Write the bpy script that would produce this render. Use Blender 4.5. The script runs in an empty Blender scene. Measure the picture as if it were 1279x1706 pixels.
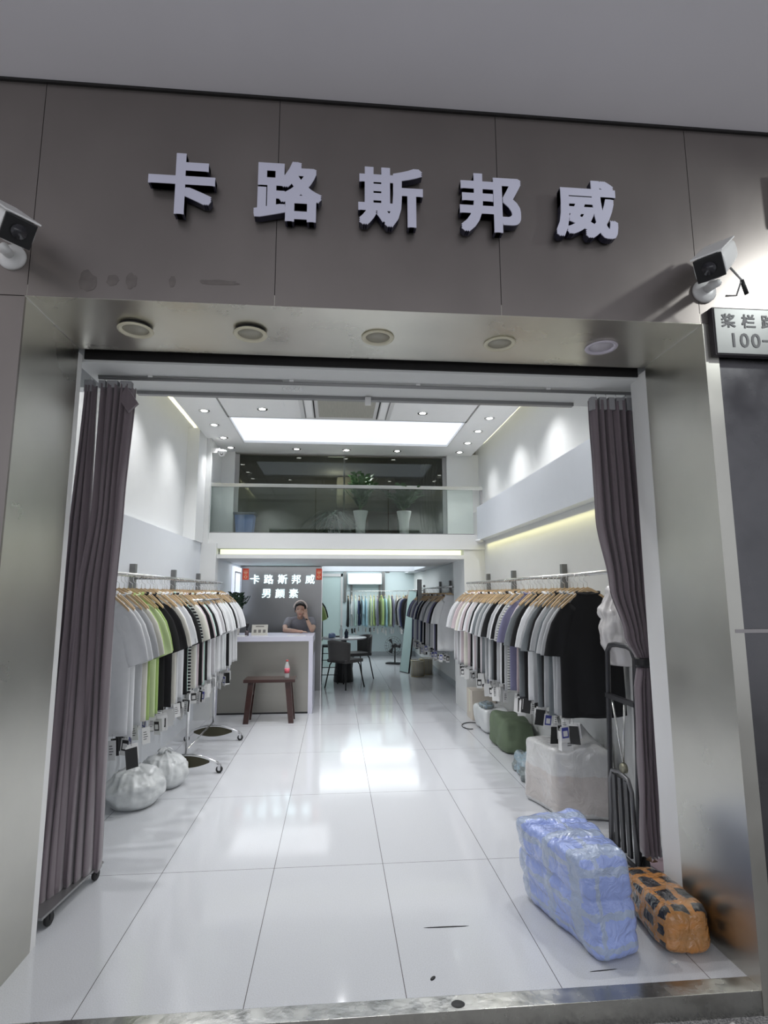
import bpy, bmesh, math, random
from mathutils import Vector, Matrix, noise
random.seed(7)
SC = bpy.context.scene
COL = SC.collection
PI = math.pi

# ------------------------------------------------------------------ camera
cd = bpy.data.cameras.new('camera'); cam = bpy.data.objects.new('camera', cd); COL.objects.link(cam)
rt = Vector((0.99625998, -0.08638797, -0.00178048)); dn = Vector((0.01073176, 0.14415661, -0.98949669)); fw = Vector((0.08573728, 0.98577685, 0.14454456))
M = Matrix.Identity(4)
for i in range(3):
    M[i][0] = rt[i]; M[i][1] = -dn[i]; M[i][2] = -fw[i]
M[0][3], M[1][3], M[2][3] = 0, 0, 1.5
cam.matrix_world = M
cd.sensor_fit = 'VERTICAL'; cd.sensor_height = 36; cd.lens = 930 / 1706 * 36
cd.clip_start = .05; cd.clip_end = 200
SC.camera = cam

# ------------------------------------------------------------------ exposure, world, lights
SC.view_settings.view_transform = 'Standard'; SC.view_settings.look = 'None'
SC.view_settings.gamma = 1; SC.view_settings.use_curve_mapping = False
SC.view_settings.exposure = 0.30
w = bpy.data.worlds.new('world'); w.use_nodes = True; SC.world = w
nt = w.node_tree; bg = nt.nodes['Background']
bg.inputs[0].default_value = (.90, .93, 1, 1); bg.inputs[1].default_value = .50

def area(name, loc, size, energy, color=(1, 1, 1), rot=(0, 0, 0)):
    l = bpy.data.lights.new(name, 'AREA'); l.shape = 'RECTANGLE'; l.size, l.size_y = size; l.energy = energy; l.color = color
    o = bpy.data.objects.new(name, l); COL.objects.link(o); o.location = loc; o.rotation_euler = rot
    return o
def spot(name, loc, target, energy, angle, blend, color=(1, 1, 1), r=.03):
    l = bpy.data.lights.new(name, 'SPOT'); l.energy = energy; l.spot_size = math.radians(angle); l.spot_blend = blend; l.color = color; l.shadow_soft_size = r
    o = bpy.data.objects.new(name, l); COL.objects.link(o); o.location = loc
    o.rotation_euler = (Vector(target) - Vector(loc)).to_track_quat('-Z', 'Y').to_euler()
    return o
# tubes below the mezzanine and in the back room, plus an added back wall fill
area('back_room_light', (.8, 11.45, 2.155), (2.2, 1.45), 17, (.90, .96, 1))
area('back_wall_fill', (.9, 13.05, 2.14), (1.9, 1.2), 24, (.92, .98, 1))
area('counter_light', (-.75, 8.55, 1.935), (1.4, .9), 4.2, (.95, .97, 1))
# warm strips in the wall coves
area('cove_light_west', (-1.76, 5.2, 3.58), (.06, 4.0), 5, (1, .93, .62), (PI, 0, 0))
area('cove_light_east', (2.02, 5.4, 3.58), (.06, 4.2), 5, (1, .93, .62), (PI, 0, 0))
area('ledge_light_east', (1.91, 5.2, 2.14), (.05, 3.8), 2.2, (1, .93, .45))
# street lamps under the arcade
spot('arcade_lamp_east', (2.75, 1.25, 3.45), (1.50, 2.235, 2.55), 34, 76, .5, (.95, 1, .98), .07)
spot('arcade_lamp_west', (-2.9, 1.3, 3.62), (-.9, 2.235, 2.75), 9, 70, 1, (1, .93, .88), .12)
area('street_daylight', (0.2, -3.0, 3.0), (7, 2.0), 42, (.95, .96, 1), (math.radians(68), 0, 0))

# ------------------------------------------------------------------ materials
MATS = {}
def mat(name, col, rough=.5, metal=0, var=0, scale=8, stretch=(1, 1, 1), bump=0, bscale=40, emit=None, estr=0, trans=0, ior=1.45, coat=0, sheen=0, alpha=1, sss=0, rvar=0, spec=None):
    if name in MATS: return MATS[name]
    m = bpy.data.materials.new(name); m.use_nodes = True; n = m.node_tree.nodes; L = m.node_tree.links
    b = n['Principled BSDF']
    b.inputs['Base Color'].default_value = (*col, 1); b.inputs['Roughness'].default_value = rough; b.inputs['Metallic'].default_value = metal
    b.inputs['IOR'].default_value = ior
    if coat: b.inputs['Coat Weight'].default_value = coat; b.inputs['Coat Roughness'].default_value = .08
    if trans: b.inputs['Transmission Weight'].default_value = trans
    if sheen: b.inputs['Sheen Weight'].default_value = sheen
    if alpha < 1: b.inputs['Alpha'].default_value = alpha
    if sss: b.inputs['Subsurface Weight'].default_value = sss; b.inputs['Subsurface Scale'].default_value = .02
    if spec is not None: b.inputs['Specular IOR Level'].default_value = spec
    if emit: b.inputs['Emission Color'].default_value = (*emit, 1); b.inputs['Emission Strength'].default_value = estr
    tc = n.new('ShaderNodeTexCoord'); mp = n.new('ShaderNodeMapping'); mp.inputs['Scale'].default_value = stretch
    L.new(tc.outputs['Object'], mp.inputs[0])
    nz = n.new('ShaderNodeTexNoise'); nz.inputs['Scale'].default_value = scale; nz.inputs['Detail'].default_value = 5
    L.new(mp.outputs[0], nz.inputs['Vector'])
    mx = n.new('ShaderNodeMix'); mx.data_type = 'RGBA'
    v = var if var else .02
    mx.inputs['A'].default_value = (*[max(0, c * (1 - v)) for c in col], 1); mx.inputs['B'].default_value = (*[min(1, c * (1 + v)) for c in col], 1)
    L.new(nz.outputs['Fac'], mx.inputs['Factor']); L.new(mx.outputs['Result'], b.inputs['Base Color'])
    if rvar:
        mr = n.new('ShaderNodeMapRange'); mr.inputs['From Min'].default_value = .3; mr.inputs['From Max'].default_value = .7
        mr.inputs['To Min'].default_value = max(.02, rough - rvar); mr.inputs['To Max'].default_value = rough + rvar
        L.new(nz.outputs['Fac'], mr.inputs['Value']); L.new(mr.outputs['Result'], b.inputs['Roughness'])
    if bump:
        n2 = n.new('ShaderNodeTexNoise'); n2.inputs['Scale'].default_value = bscale; n2.inputs['Detail'].default_value = 3
        L.new(mp.outputs[0], n2.inputs['Vector'])
        bp = n.new('ShaderNodeBump'); bp.inputs['Strength'].default_value = bump; bp.inputs['Distance'].default_value = .01
        L.new(n2.outputs['Fac'], bp.inputs['Height']); L.new(bp.outputs[0], b.inputs['Normal'])
    MATS[name] = m
    return m

white_paint = mat('white_paint', (.74, .75, .74), .55, bump=.05, bscale=120)
cool_paint = mat('cool_paint', (.74, .77, .81), .5)
ceil_paint = mat('ceiling_paint', (.92, .92, .91), .6)
arcade_paint = mat('arcade_paint', (.78, .76, .79), .7, var=.03, scale=3)
steel_f = mat('fascia_steel', (.27, .245, .232), .40, .85, var=.14, scale=1.6, stretch=(1, 1, .6), rvar=.07)
steel_j = mat('jamb_steel', (.58, .57, .52), .33, 1, var=.16, scale=2.2, stretch=(1.2, 1.2, 1.3), rvar=.06)
steel_s = mat('soffit_steel', (.66, .64, .57), .30, .95, var=.16, scale=3, bump=.03, bscale=5, rvar=.06)
steel_d = mat('dark_steel', (.15, .148, .155), .28, 1, var=.2, scale=6, rvar=.08)
steel_sill = mat('sill_steel', (.42, .42, .40), .25, 1, var=.15, scale=12, bump=.15, bscale=20, rvar=.08)
steel_k = mat('counter_steel', (.33, .32, .29), .30, .85, var=.06, scale=3, stretch=(.4, 1, 3))
steel_p = mat('panel_steel', (.30, .30, .30), .28, .9, var=.1, scale=3)
lavender = mat('lavender_laminate', (.62, .62, .72), .35)
black_gap = mat('black_gap', (.010, .009, .009), .6, var=.5, scale=30)
grey_track = mat('grey_track', (.30, .30, .30), .4, .4)
chrome = mat('chrome', (.75, .75, .75), .12, 1)
rod_steel = mat('rod_steel', (.62, .62, .60), .25, .9)
post_steel = mat('post_steel', (.22, .22, .215), .35, .8)
wood_l = mat('hanger_wood', (.56, .40, .23), .45, var=.25, scale=25, stretch=(.4, 3, 3))
wood_d = mat('dark_wood', (.04, .013, .010), .3, var=.35, scale=12, stretch=(.5, 3, 3), coat=.4)
black_pl = mat('black_plastic', (.012, .012, .013), .35)
black_mt = mat('black_metal', (.02, .02, .022), .4, .3)
rubber = mat('rubber', (.02, .02, .02), .6)
white_pl = mat('white_plastic', (.75, .75, .74), .35)
cream_pl = mat('cream_plastic', (.72, .68, .52), .4)
letter_w = mat('letter_white', (.60, .60, .72), .4)
letter_d = mat('letter_navy', (.012, .012, .03), .4)
letter_e = mat('letter_lit', (.9, .97, 1), .5, emit=(.72, .95, 1), estr=.9)
panel_e = mat('light_panel', (.9, .92, 1), .5, emit=(.80, .87, 1), estr=.72)
spot_e = mat('spot_lens', (1, 1, 1), .4, emit=(1, .98, .95), estr=6)
strip_e = mat('warm_strip', (1, 1, .8), .5, emit=(.93, 1, .66), estr=.85)
cloth_c = mat('curtain_cloth', (.155, .125, .140), .8, var=.25, scale=3, stretch=(6, 6, .4), sheen=.4)
cloth_tape = mat('curtain_tape', (.30, .30, .31), .8)
bag_w = mat('bag_white', (.62, .64, .64), .3, var=.06, scale=7, bump=.5, bscale=9, coat=.2)
bag_clear = mat('bag_clear', (.66, .64, .63), .2, var=.12, scale=4, bump=.5, bscale=7, coat=.5)
carton = mat('carton', (.66, .60, .52), .7)
green_bag = mat('green_sack', (.12, .16, .10), .6, var=.2, scale=12, bump=.3, bscale=30)
skin = mat('skin', (.60, .39, .30), .5, sss=.1)
hair = mat('hair', (.012, .010, .010), .4)
tee_grey = mat('person_shirt', (.23, .23, .26), .8, var=.1, scale=60)
gold = mat('gold_wire', (.55, .47, .28), .3, .8)
blue_pl = mat('blue_plastic', (.11, .18, .42), .4)
glass_dark = None

def floor_mat():
    m = bpy.data.materials.new('floor_tiles'); m.use_nodes = True; n = m.node_tree.nodes; L = m.node_tree.links; b = n['Principled BSDF']
    tc = n.new('ShaderNodeTexCoord'); sp = n.new('ShaderNodeSeparateXYZ'); L.new(tc.outputs['Object'], sp.inputs[0])
    def line(out, off, pitch, wd):
        a = n.new('ShaderNodeMath'); a.operation = 'SUBTRACT'; L.new(out, a.inputs[0]); a.inputs[1].default_value = off - pitch / 2
        p = n.new('ShaderNodeMath'); p.operation = 'PINGPONG'; L.new(a.outputs[0], p.inputs[0]); p.inputs[1].default_value = pitch / 2
        g = n.new('ShaderNodeMath'); g.operation = 'GREATER_THAN'; L.new(p.outputs[0], g.inputs[0]); g.inputs[1].default_value = pitch / 2 - wd
        return g
    gx = line(sp.outputs['X'], .283, .601, .0016); gy = line(sp.outputs['Y'], 3.375, 1.135, .0016)
    mxm = n.new('ShaderNodeMath'); mxm.operation = 'MAXIMUM'; L.new(gx.outputs[0], mxm.inputs[0]); L.new(gy.outputs[0], mxm.inputs[1])
    nz = n.new('ShaderNodeTexNoise'); nz.inputs['Scale'].default_value = 260; L.new(tc.outputs['Object'], nz.inputs['Vector'])
    nz2 = n.new('ShaderNodeTexNoise'); nz2.inputs['Scale'].default_value = 2.5; nz2.inputs['Detail'].default_value = 6; L.new(tc.outputs['Object'], nz2.inputs['Vector'])
    r = n.new('ShaderNodeValToRGB'); r.color_ramp.elements[0].position = .35; r.color_ramp.elements[0].color = (.53, .54, .555, 1)
    r.color_ramp.elements[1].position = .6; r.color_ramp.elements[1].color = (.62, .635, .665, 1); L.new(nz.outputs['Fac'], r.inputs[0])
    mx = n.new('ShaderNodeMix'); mx.data_type = 'RGBA'; L.new(mxm.outputs[0], mx.inputs['Factor']); L.new(r.outputs[0], mx.inputs['A']); mx.inputs['B'].default_value = (.12, .11, .11, 1)
    L.new(mx.outputs['Result'], b.inputs['Base Color'])
    mr = n.new('ShaderNodeMapRange'); mr.inputs['From Min'].default_value = .35; mr.inputs['From Max'].default_value = .7; mr.inputs['To Min'].default_value = .07; mr.inputs['To Max'].default_value = .13
    L.new(nz2.outputs['Fac'], mr.inputs['Value']); L.new(mr.outputs['Result'], b.inputs['Roughness'])
    b.inputs['IOR'].default_value = 1.6
    return m
floor_m = floor_mat()

def street_mat():
    m = bpy.data.materials.new('street_granite'); m.use_nodes = True; n = m.node_tree.nodes; L = m.node_tree.links; b = n['Principled BSDF']
    tc = n.new('ShaderNodeTexCoord'); nz = n.new('ShaderNodeTexNoise'); nz.inputs['Scale'].default_value = 180; nz.inputs['Detail'].default_value = 4; L.new(tc.outputs['Object'], nz.inputs['Vector'])
    r = n.new('ShaderNodeValToRGB'); r.color_ramp.elements[0].position = .4; r.color_ramp.elements[0].color = (.20, .20, .20, 1)
    r.color_ramp.elements[1].position = .62; r.color_ramp.elements[1].color = (.60, .59, .57, 1); L.new(nz.outputs['Fac'], r.inputs[0]); L.new(r.outputs[0], b.inputs['Base Color'])
    b.inputs['Roughness'].default_value = .75
    return m

def bands_mat(name, base, tape, tape2, bands, rough=.25, bump=.6, bs=12, tapealpha=1.0, nscale=6):
    """parcel wrap: base film crossed by tape bands laid along the generated axes"""
    m = bpy.data.materials.new(name); m.use_nodes = True; n = m.node_tree.nodes; L = m.node_tree.links; b = n['Principled BSDF']
    tc = n.new('ShaderNodeTexCoord'); nz = n.new('ShaderNodeTexNoise'); nz.inputs['Scale'].default_value = nscale; nz.inputs['Detail'].default_value = 4; L.new(tc.outputs['Generated'], nz.inputs['Vector'])
    ad = n.new('ShaderNodeVectorMath'); ad.operation = 'MULTIPLY_ADD'; L.new(nz.outputs['Color'], ad.inputs[0]); ad.inputs[1].default_value = (.10, .10, .10); L.new(tc.outputs['Generated'], ad.inputs[2])
    sp = n.new('ShaderNodeSeparateXYZ'); L.new(ad.outputs[0], sp.inputs[0])
    last = None
    for ax, c, wd in bands:
        q = n.new('ShaderNodeMath'); q.operation = 'COMPARE'; L.new(sp.outputs[ax], q.inputs[0]); q.inputs[1].default_value = c + .05; q.inputs[2].default_value = wd
        if last is None: last = q
        else:
            mm = n.new('ShaderNodeMath'); mm.operation = 'MAXIMUM'; L.new(last.outputs[0], mm.inputs[0]); L.new(q.outputs[0], mm.inputs[1]); last = mm
    tm = n.new('ShaderNodeMix'); tm.data_type = 'RGBA'; L.new(nz.outputs['Fac'], tm.inputs['Factor']); tm.inputs['A'].default_value = (*tape, 1); tm.inputs['B'].default_value = (*tape2, 1)
    fa = n.new('ShaderNodeMath'); fa.operation = 'MULTIPLY'; L.new(last.outputs[0], fa.inputs[0]); fa.inputs[1].default_value = tapealpha
    nb = n.new('ShaderNodeTexNoise'); nb.inputs['Scale'].default_value = 3; L.new(tc.outputs['Generated'], nb.inputs['Vector'])
    bm_ = n.new('ShaderNodeMix'); bm_.data_type = 'RGBA'; L.new(nb.outputs['Fac'], bm_.inputs['Factor']); bm_.inputs['A'].default_value = (*[c * .75 for c in base], 1); bm_.inputs['B'].default_value = (*[min(1, c * 1.25) for c in base], 1)
    mx = n.new('ShaderNodeMix'); mx.data_type = 'RGBA'; L.new(fa.outputs[0], mx.inputs['Factor']); L.new(bm_.outputs['Result'], mx.inputs['A']); L.new(tm.outputs['Result'], mx.inputs['B'])
    L.new(mx.outputs['Result'], b.inputs['Base Color']); b.inputs['Roughness'].default_value = rough
    b.inputs['Coat Weight'].default_value = 1; b.inputs['Coat Roughness'].default_value = .06
    n2 = n.new('ShaderNodeTexNoise'); n2.inputs['Scale'].default_value = bs; n2.inputs['Detail'].default_value = 4; n2.inputs['Distortion'].default_value = 1.2; L.new(tc.outputs['Object'], n2.inputs['Vector'])
    bp = n.new('ShaderNodeBump'); bp.inputs['Strength'].default_value = bump; bp.inputs['Distance'].default_value = .02; L.new(n2.outputs['Fac'], bp.inputs['Height']); L.new(bp.outputs[0], b.inputs['Normal'])
    L.new(bp.outputs[0], b.inputs['Coat Normal'])
    return m

def glass_mat(name, col, alpha, rough=.02):
    m = bpy.data.materials.new(name); m.use_nodes = True; n = m.node_tree.nodes; L = m.node_tree.links
    for x in list(n):
        if x.type != 'OUTPUT_MATERIAL': n.remove(x)
    out = [x for x in n if x.type == 'OUTPUT_MATERIAL'][0]
    t = n.new('ShaderNodeBsdfTransparent'); t.inputs[0].default_value = (*col, 1)
    g = n.new('ShaderNodeBsdfGlossy'); g.inputs['Roughness'].default_value = rough; g.inputs['Color'].default_value = (.9, .95, .93, 1)
    fr = n.new('ShaderNodeFresnel'); fr.inputs[0].default_value = 1.5
    ad = n.new('ShaderNodeMath'); ad.operation = 'ADD'; ad.use_clamp = True; L.new(fr.outputs[0], ad.inputs[0]); ad.inputs[1].default_value = alpha
    mx = n.new('ShaderNodeMixShader'); L.new(ad.outputs[0], mx.inputs[0]); L.new(t.outputs[0], mx.inputs[1]); L.new(g.outputs[0], mx.inputs[2]); L.new(mx.outputs[0], out.inputs[0])
    return m
rail_glass = glass_mat('railing_glass', (.93, .97, .95), .015)
window_glass = glass_mat('window_glass', (.50, .52, .46), .0)

# ------------------------------------------------------------------ mesh helpers
class MB:
    def __init__(s): s.v = []; s.f = []; s.m = []; s.sm = []
    def add(s, vs, fs, mi=0, smooth=False, xf=None):
        k = len(s.v)
        s.v += [tuple(xf @ Vector(p)) if xf else tuple(p) for p in vs]
        for f in fs: s.f.append(tuple(i + k for i in f)); s.m.append(mi); s.sm.append(smooth)
        return s
    def box(s, a, b, mi=0, bev=0, xf=None):
        x0, y0, z0 = a; x1, y1, z1 = b
        if bev <= 0:
            vs = [(x0, y0, z0), (x1, y0, z0), (x1, y1, z0), (x0, y1, z0), (x0, y0, z1), (x1, y0, z1), (x1, y1, z1), (x0, y1, z1)]
            fs = [(0, 3, 2, 1), (4, 5, 6, 7), (0, 1, 5, 4), (1, 2, 6, 5), (2, 3, 7, 6), (3, 0, 4, 7)]
            return s.add(vs, fs, mi, False, xf)
        bm = bmesh.new(); bmesh.ops.create_cube(bm, size=1)
        for v in bm.verts: v.co = Vector(((x0 + x1) / 2 + v.co.x * (x1 - x0), (y0 + y1) / 2 + v.co.y * (y1 - y0), (z0 + z1) / 2 + v.co.z * (z1 - z0)))
        bmesh.ops.bevel(bm, geom=bm.edges[:], offset=bev, segments=2, affect='EDGES', profile=.7)
        bm.verts.index_update(); s.add([v.co.copy() for v in bm.verts], [[v.index for v in f.verts] for f in bm.faces], mi, False, xf); bm.free(); return s
    def tube(s, pts, r, n=8, mi=0, cap=True, xf=None, closed=False):
        pts = [Vector(p) for p in pts]; rs = r if isinstance(r, (list, tuple)) else [r] * len(pts)
        vs = []; fs = []; N = len(pts); up = None
        for i, p in enumerate(pts):
            if closed: t = (pts[(i + 1) % N] - pts[i - 1])
            else: t = (pts[min(i + 1, N - 1)] - pts[max(i - 1, 0)])
            t.normalize()
            if up is None:
                up = Vector((0, 0, 1)) if abs(t.z) < .9 else Vector((1, 0, 0))
            a = t.cross(up); a.normalize(); b2 = a.cross(t); up = b2
            for k in range(n):
                q = 2 * PI * k / n; vs.append(p + (a * math.cos(q) + b2 * math.sin(q)) * rs[i])
        for i in range(N if closed else N - 1):
            j = (i + 1) % N
            for k in range(n): fs.append((i * n + k, i * n + (k + 1) % n, j * n + (k + 1) % n, j * n + k))
        if cap and not closed: fs.append(tuple(range(n))[::-1]); fs.append(tuple((N - 1) * n + k for k in range(n)))
        return s.add(vs, fs, mi, True, xf)
    def lathe(s, prof, c=(0, 0, 0), n=20, mi=0, xf=None, axis='Z'):
        vs = []; fs = []
        for r, z in prof:
            for k in range(n):
                q = 2 * PI * k / n; x, y = r * math.cos(q), r * math.sin(q)
                p = (x, y, z) if axis == 'Z' else ((x, z, y) if axis == 'Y' else (z, x, y))
                vs.append((c[0] + p[0], c[1] + p[1], c[2] + p[2]))
        N = len(prof)
        for i in range(N - 1):
            for k in range(n): fs.append((i * n + k, i * n + (k + 1) % n, (i + 1) * n + (k + 1) % n, (i + 1) * n + k))
        if prof[0][0] > 1e-4: fs.append(tuple(range(n))[::-1])
        if prof[-1][0] > 1e-4: fs.append(tuple((N - 1) * n + k for k in range(n)))
        return s.add(vs, fs, mi, True, xf)
    def loft(s, rings, mi=0, cap=True, xf=None, smooth=True):
        n = len(rings[0]); vs = [p for r in rings for p in r]; fs = []
        for i in range(len(rings) - 1):
            for k in range(n): fs.append((i * n + k, i * n + (k + 1) % n, (i + 1) * n + (k + 1) % n, (i + 1) * n + k))
        if cap: fs.append(tuple(range(n))[::-1]); fs.append(tuple((len(rings) - 1) * n + k for k in range(n)))
        return s.add(vs, fs, mi, smooth, xf)
    def grid(s, P, mi=0, xf=None):
        R, Cc = len(P), len(P[0]); vs = [p for r in P for p in r]; fs = []
        for i in range(R - 1):
            for j in range(Cc - 1): fs.append((i * Cc + j, i * Cc + j + 1, (i + 1) * Cc + j + 1, (i + 1) * Cc + j))
        return s.add(vs, fs, mi, True, xf)
    def ell(s, c, r, mi=0, n=12, xf=None):
        prof = [(max(1e-5, math.sin(PI * i / n)), -math.cos(PI * i / n)) for i in range(n + 1)]
        vs = []; fs = []
        k2 = 2 * n
        for a, z in prof:
            for k in range(k2): vs.append((c[0] + r[0] * a * math.cos(2 * PI * k / k2), c[1] + r[1] * a * math.sin(2 * PI * k / k2), c[2] + r[2] * z))
        for i in range(n):
            for k in range(k2): fs.append((i * k2 + k, i * k2 + (k + 1) % k2, (i + 1) * k2 + (k + 1) % k2, (i + 1) * k2 + k))
        return s.add(vs, fs, mi, True, xf)
    def mesh(s, name, mats):
        me = bpy.data.meshes.new(name); me.from_pydata(s.v, [], s.f); me.update()
        for m_ in (mats if isinstance(mats, (list, tuple)) else [mats]): me.materials.append(m_)
        me.polygons.foreach_set('material_index', s.m); me.polygons.foreach_set('use_smooth', s.sm)
        bm = bmesh.new(); bm.from_mesh(me); bmesh.ops.recalc_face_normals(bm, faces=bm.faces[:]); bm.to_mesh(me); bm.free()
        return me
    def build(s, name, mats, parent=None, loc=None, rot=None):
        o = bpy.data.objects.new(name, s.mesh(name, mats)); COL.objects.link(o)
        if parent: o.parent = parent
        if loc: o.location = loc
        if rot: o.rotation_euler = rot
        return o

def tag(o, label=None, cat=None, group=None, kind=None):
    if label: o['label'] = label
    if cat: o['category'] = cat
    if group: o['group'] = group
    if kind: o['kind'] = kind
    return o
def empty(name, loc=(0, 0, 0), rz=0, **k):
    o = bpy.data.objects.new(name, None); COL.objects.link(o); o.location = loc; o.rotation_euler = (0, 0, rz); o.empty_display_size = .1
    return tag(o, **k)
def struct(o, label=None): o['kind'] = 'structure'; o['label'] = label or o.name; return o
def bxs(name, m, *boxes, label=None, bev=0):
    b = MB()
    for q in boxes: b.box(q[0], q[1], bev=bev)
    o = b.build(name, m); struct(o); o['label'] = label or o.name
    return o
def copy_tree(o, parent=None):
    c = o.copy(); COL.objects.link(c)
    if parent: c.parent = parent
    for ch in list(o.children): copy_tree(ch, c)
    return c
def solid(o, t=.003, off=0):
    m = o.modifiers.new('solidify', 'SOLIDIFY'); m.thickness = t; m.offset = off; return o

def glyph_mesh(ch, size, depth, bold=0.0, name='glyph'):
    """a character as an extruded mesh standing in the XZ plane facing -Y, centred on the origin; front at y=-depth"""
    c = bpy.data.curves.new('tmp', 'FONT'); c.body = ch; c.size = size; c.extrude = depth / 2; c.align_x = 'CENTER'; c.resolution_u = 3
    t = bpy.data.objects.new('tmp', c); COL.objects.link(t); bpy.context.view_layer.update()
    dg = bpy.context.evaluated_depsgraph_get(); me = bpy.data.meshes.new_from_object(t.evaluated_get(dg))
    bpy.data.objects.remove(t)
    vs = [v.co.copy() for v in me.vertices]; fs = [tuple(p.vertices) for p in me.polygons]
    xs = [v.x for v in vs]; ys = [v.y for v in vs]; cx, cy = (min(xs) + max(xs)) / 2, (min(ys) + max(ys)) / 2
    mb = MB(); d = bold * size
    offs = [(0, 0)] if d == 0 else [(a, b) for a in (-d, 0, d) for b in (-d, 0, d)]
    for i, (a, b) in enumerate(offs):
        e = i * 1e-5
        mb.add([(v.x - cx + a, -depth / 2 - v.z + (e if v.z > 0 else 0), v.y - cy + b) for v in vs], fs)
    return mb

# ================================================================== STRUCTURE
YF = 2.235; ZS = -.085; ZF = 2.70; ZA = 3.69; ZC = 3.48
bxs('ground', street_mat(), ((-5, -5, ZS - .1), (6, YF, ZS)), label='speckled grey granite pavement in front of the shop step')
b = MB().box((-1.28, 2.315, -.08), (1.64, 2.7, 0)); b.box((-1.80, 2.7, -.08), (2.10, 14.2, 0)); o = b.build('floor', floor_m); struct(o, 'polished white tile floor of the shop')
bxs('trim_1', steel_sill, ((-1.9, YF, ZS - .02), (1.64, 2.315, .001)), label='stainless steel step edge at the shop entrance', bev=.002)
# fascia: panels with thin seams, arcade ceiling
xs = [-3.2, -1.262, -.268, .712, 1.628, 3.6]
b = MB()
for i in range(5):
    b.box((xs[i] + .0015, YF, ZF + .002), (xs[i + 1] - .0015, YF + .06, ZA + .02))
o = b.build('wall_facade', steel_f); struct(o, 'brushed steel fascia above the shop opening')
bxs('wall_facade_core', black_gap, ((-3.2, YF + .004, ZF + .055), (3.6, YF + .2, ZA + .3)), label='dark backing in the fascia panel seams')
bxs('ceiling_arcade', arcade_paint, ((-5, -2.2, ZA), (6, YF + .1, ZA + .12)), label='flat grey arcade ceiling above the fascia')
bxs('trim_2', black_gap, ((-3.2, YF - .012, ZA - .012), (3.6, YF + .001, ZA)), label='dark shadow joint between fascia and arcade ceiling')
# jambs
bxs('wall_jamb_west', steel_j, ((-1.95, YF + .012, ZS), (-1.27, 2.725, ZF)), label='stainless steel jamb left of the opening')
bxs('wall_jamb_east', steel_j, ((1.64, YF, ZS), (1.70, 2.715, ZF)), label='stainless steel jamb right of the opening')
bxs('wall_front_west', steel_f, ((-3.2, YF, ZS), (-1.268, YF + .012, ZF - .002)), label='steel wall panel left of the opening')
bxs('wall_front_east', steel_d, ((1.642, YF + .015, ZS), (3.6, YF + .05, ZF)), label='dark steel shutter wall right of the opening')
bxs('trim_3', steel_j, ((1.634, YF - .003, ZS), (1.648, YF + .014, ZF)), label='bright folded edge of the right jamb')
bxs('ceiling_soffit', steel_s, ((-1.27, YF + .001, ZF), (1.64, 2.735, ZF + .05)), label='steel soffit over the opening with five downlights')
bxs('trim_16', chrome, ((-1.27, YF + .001, 2.6975), (-1.2675, 2.735, 2.70)), ((1.6375, YF + .001, 2.6975), (1.64, 2.735, 2.70)), label='thin bright corner joint between soffit and jambs')
# shutter slot and white head frame
bxs('trim_4', black_gap, ((-1.27, 2.735, 2.72), (1.64, 2.80, 2.95)), ((-1.27, 2.787, 2.672), (1.64, 2.797, 2.72)), label='black shutter slot behind the soffit')
bxs('trim_5', white_paint, ((-1.32, 2.80, 2.66), (1.70, 3.25, 2.78)), label='white head lining of the doorway')
bxs('wall_front_inner', white_paint, ((-1.80, 3.17, 2.661), (2.10, 3.25, 3.60)), label='white wall over the doorway seen from inside')
bxs('trim_6', white_pl, ((-1.32, 2.725, ZS), (-1.27, 2.77, 2.68)), label='white door frame strip on the left')
bxs('trim_7', white_pl, ((1.64, 2.715, ZS), (1.69, 2.868, 2.68)), label='white door frame strip on the right')
bxs('wall_return_west', cool_paint, ((-1.95, 2.726, ZS), (-1.46, 2.86, 2.9)), ((-1.46, 2.726, ZS), (-1.321, 2.77, 2.9)), label='white return wall left inside the door')
bxs('wall_return_east', cool_paint, ((1.691, 2.716, ZS), (2.3, 2.868, 2.9)), label='white return wall right inside the door')
# long walls: thick lower part, recessed upper part
bxs('wall_west', white_paint, ((-1.95, 2.86, 2.13), (-1.80, 7.95, 3.9)), label='white upper left wall')
bxs('wall_west_lower', cool_paint, ((-1.95, 2.86, -.08), (-1.68, 14.2, 2.13)), label='thicker lower left wall with a ledge')
bxs('wall_east', white_paint, ((2.06, 2.86, 2.55), (2.3, 7.95, 3.9)), label='white upper right wall')
bxs('wall_east_lower', white_paint, ((1.96, 2.86, -.08), (2.3, 14.2, 2.64)), label='lower right wall behind the clothes rail')
b = MB().box((1.86, 3.3, 2.19), (2.058, 7.19, 2.63)); o = b.build('trim_8', cool_paint); struct(o, 'white boxed-out cove along the right wall')
# ceiling with openings for the light panel
b = MB()
x0, x1, p0, p1, q0, q1 = -1.66, 1.95, -1.23, 1.51, 6.22, 7.32
b.box((x0, 3.25, ZC), (p0, 7.95, ZC + .05)); b.box((p1, 3.25, ZC), (x1, 7.95, ZC + .05))
b.box((p0, q1, ZC), (p1, 7.95, ZC + .05)); b.box((p0 + .012, 3.25, ZC + .006), (p1 - .012, q0, ZC + .05))
o = b.build('ceiling', ceil_paint); struct(o, 'white dropped ceiling of the shop')
bxs('ceiling_slab', white_paint, ((-1.95, 3.2, 3.80), (2.3, 8.6, 3.9)), label='ceiling slab above the dropped ceiling')
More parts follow.
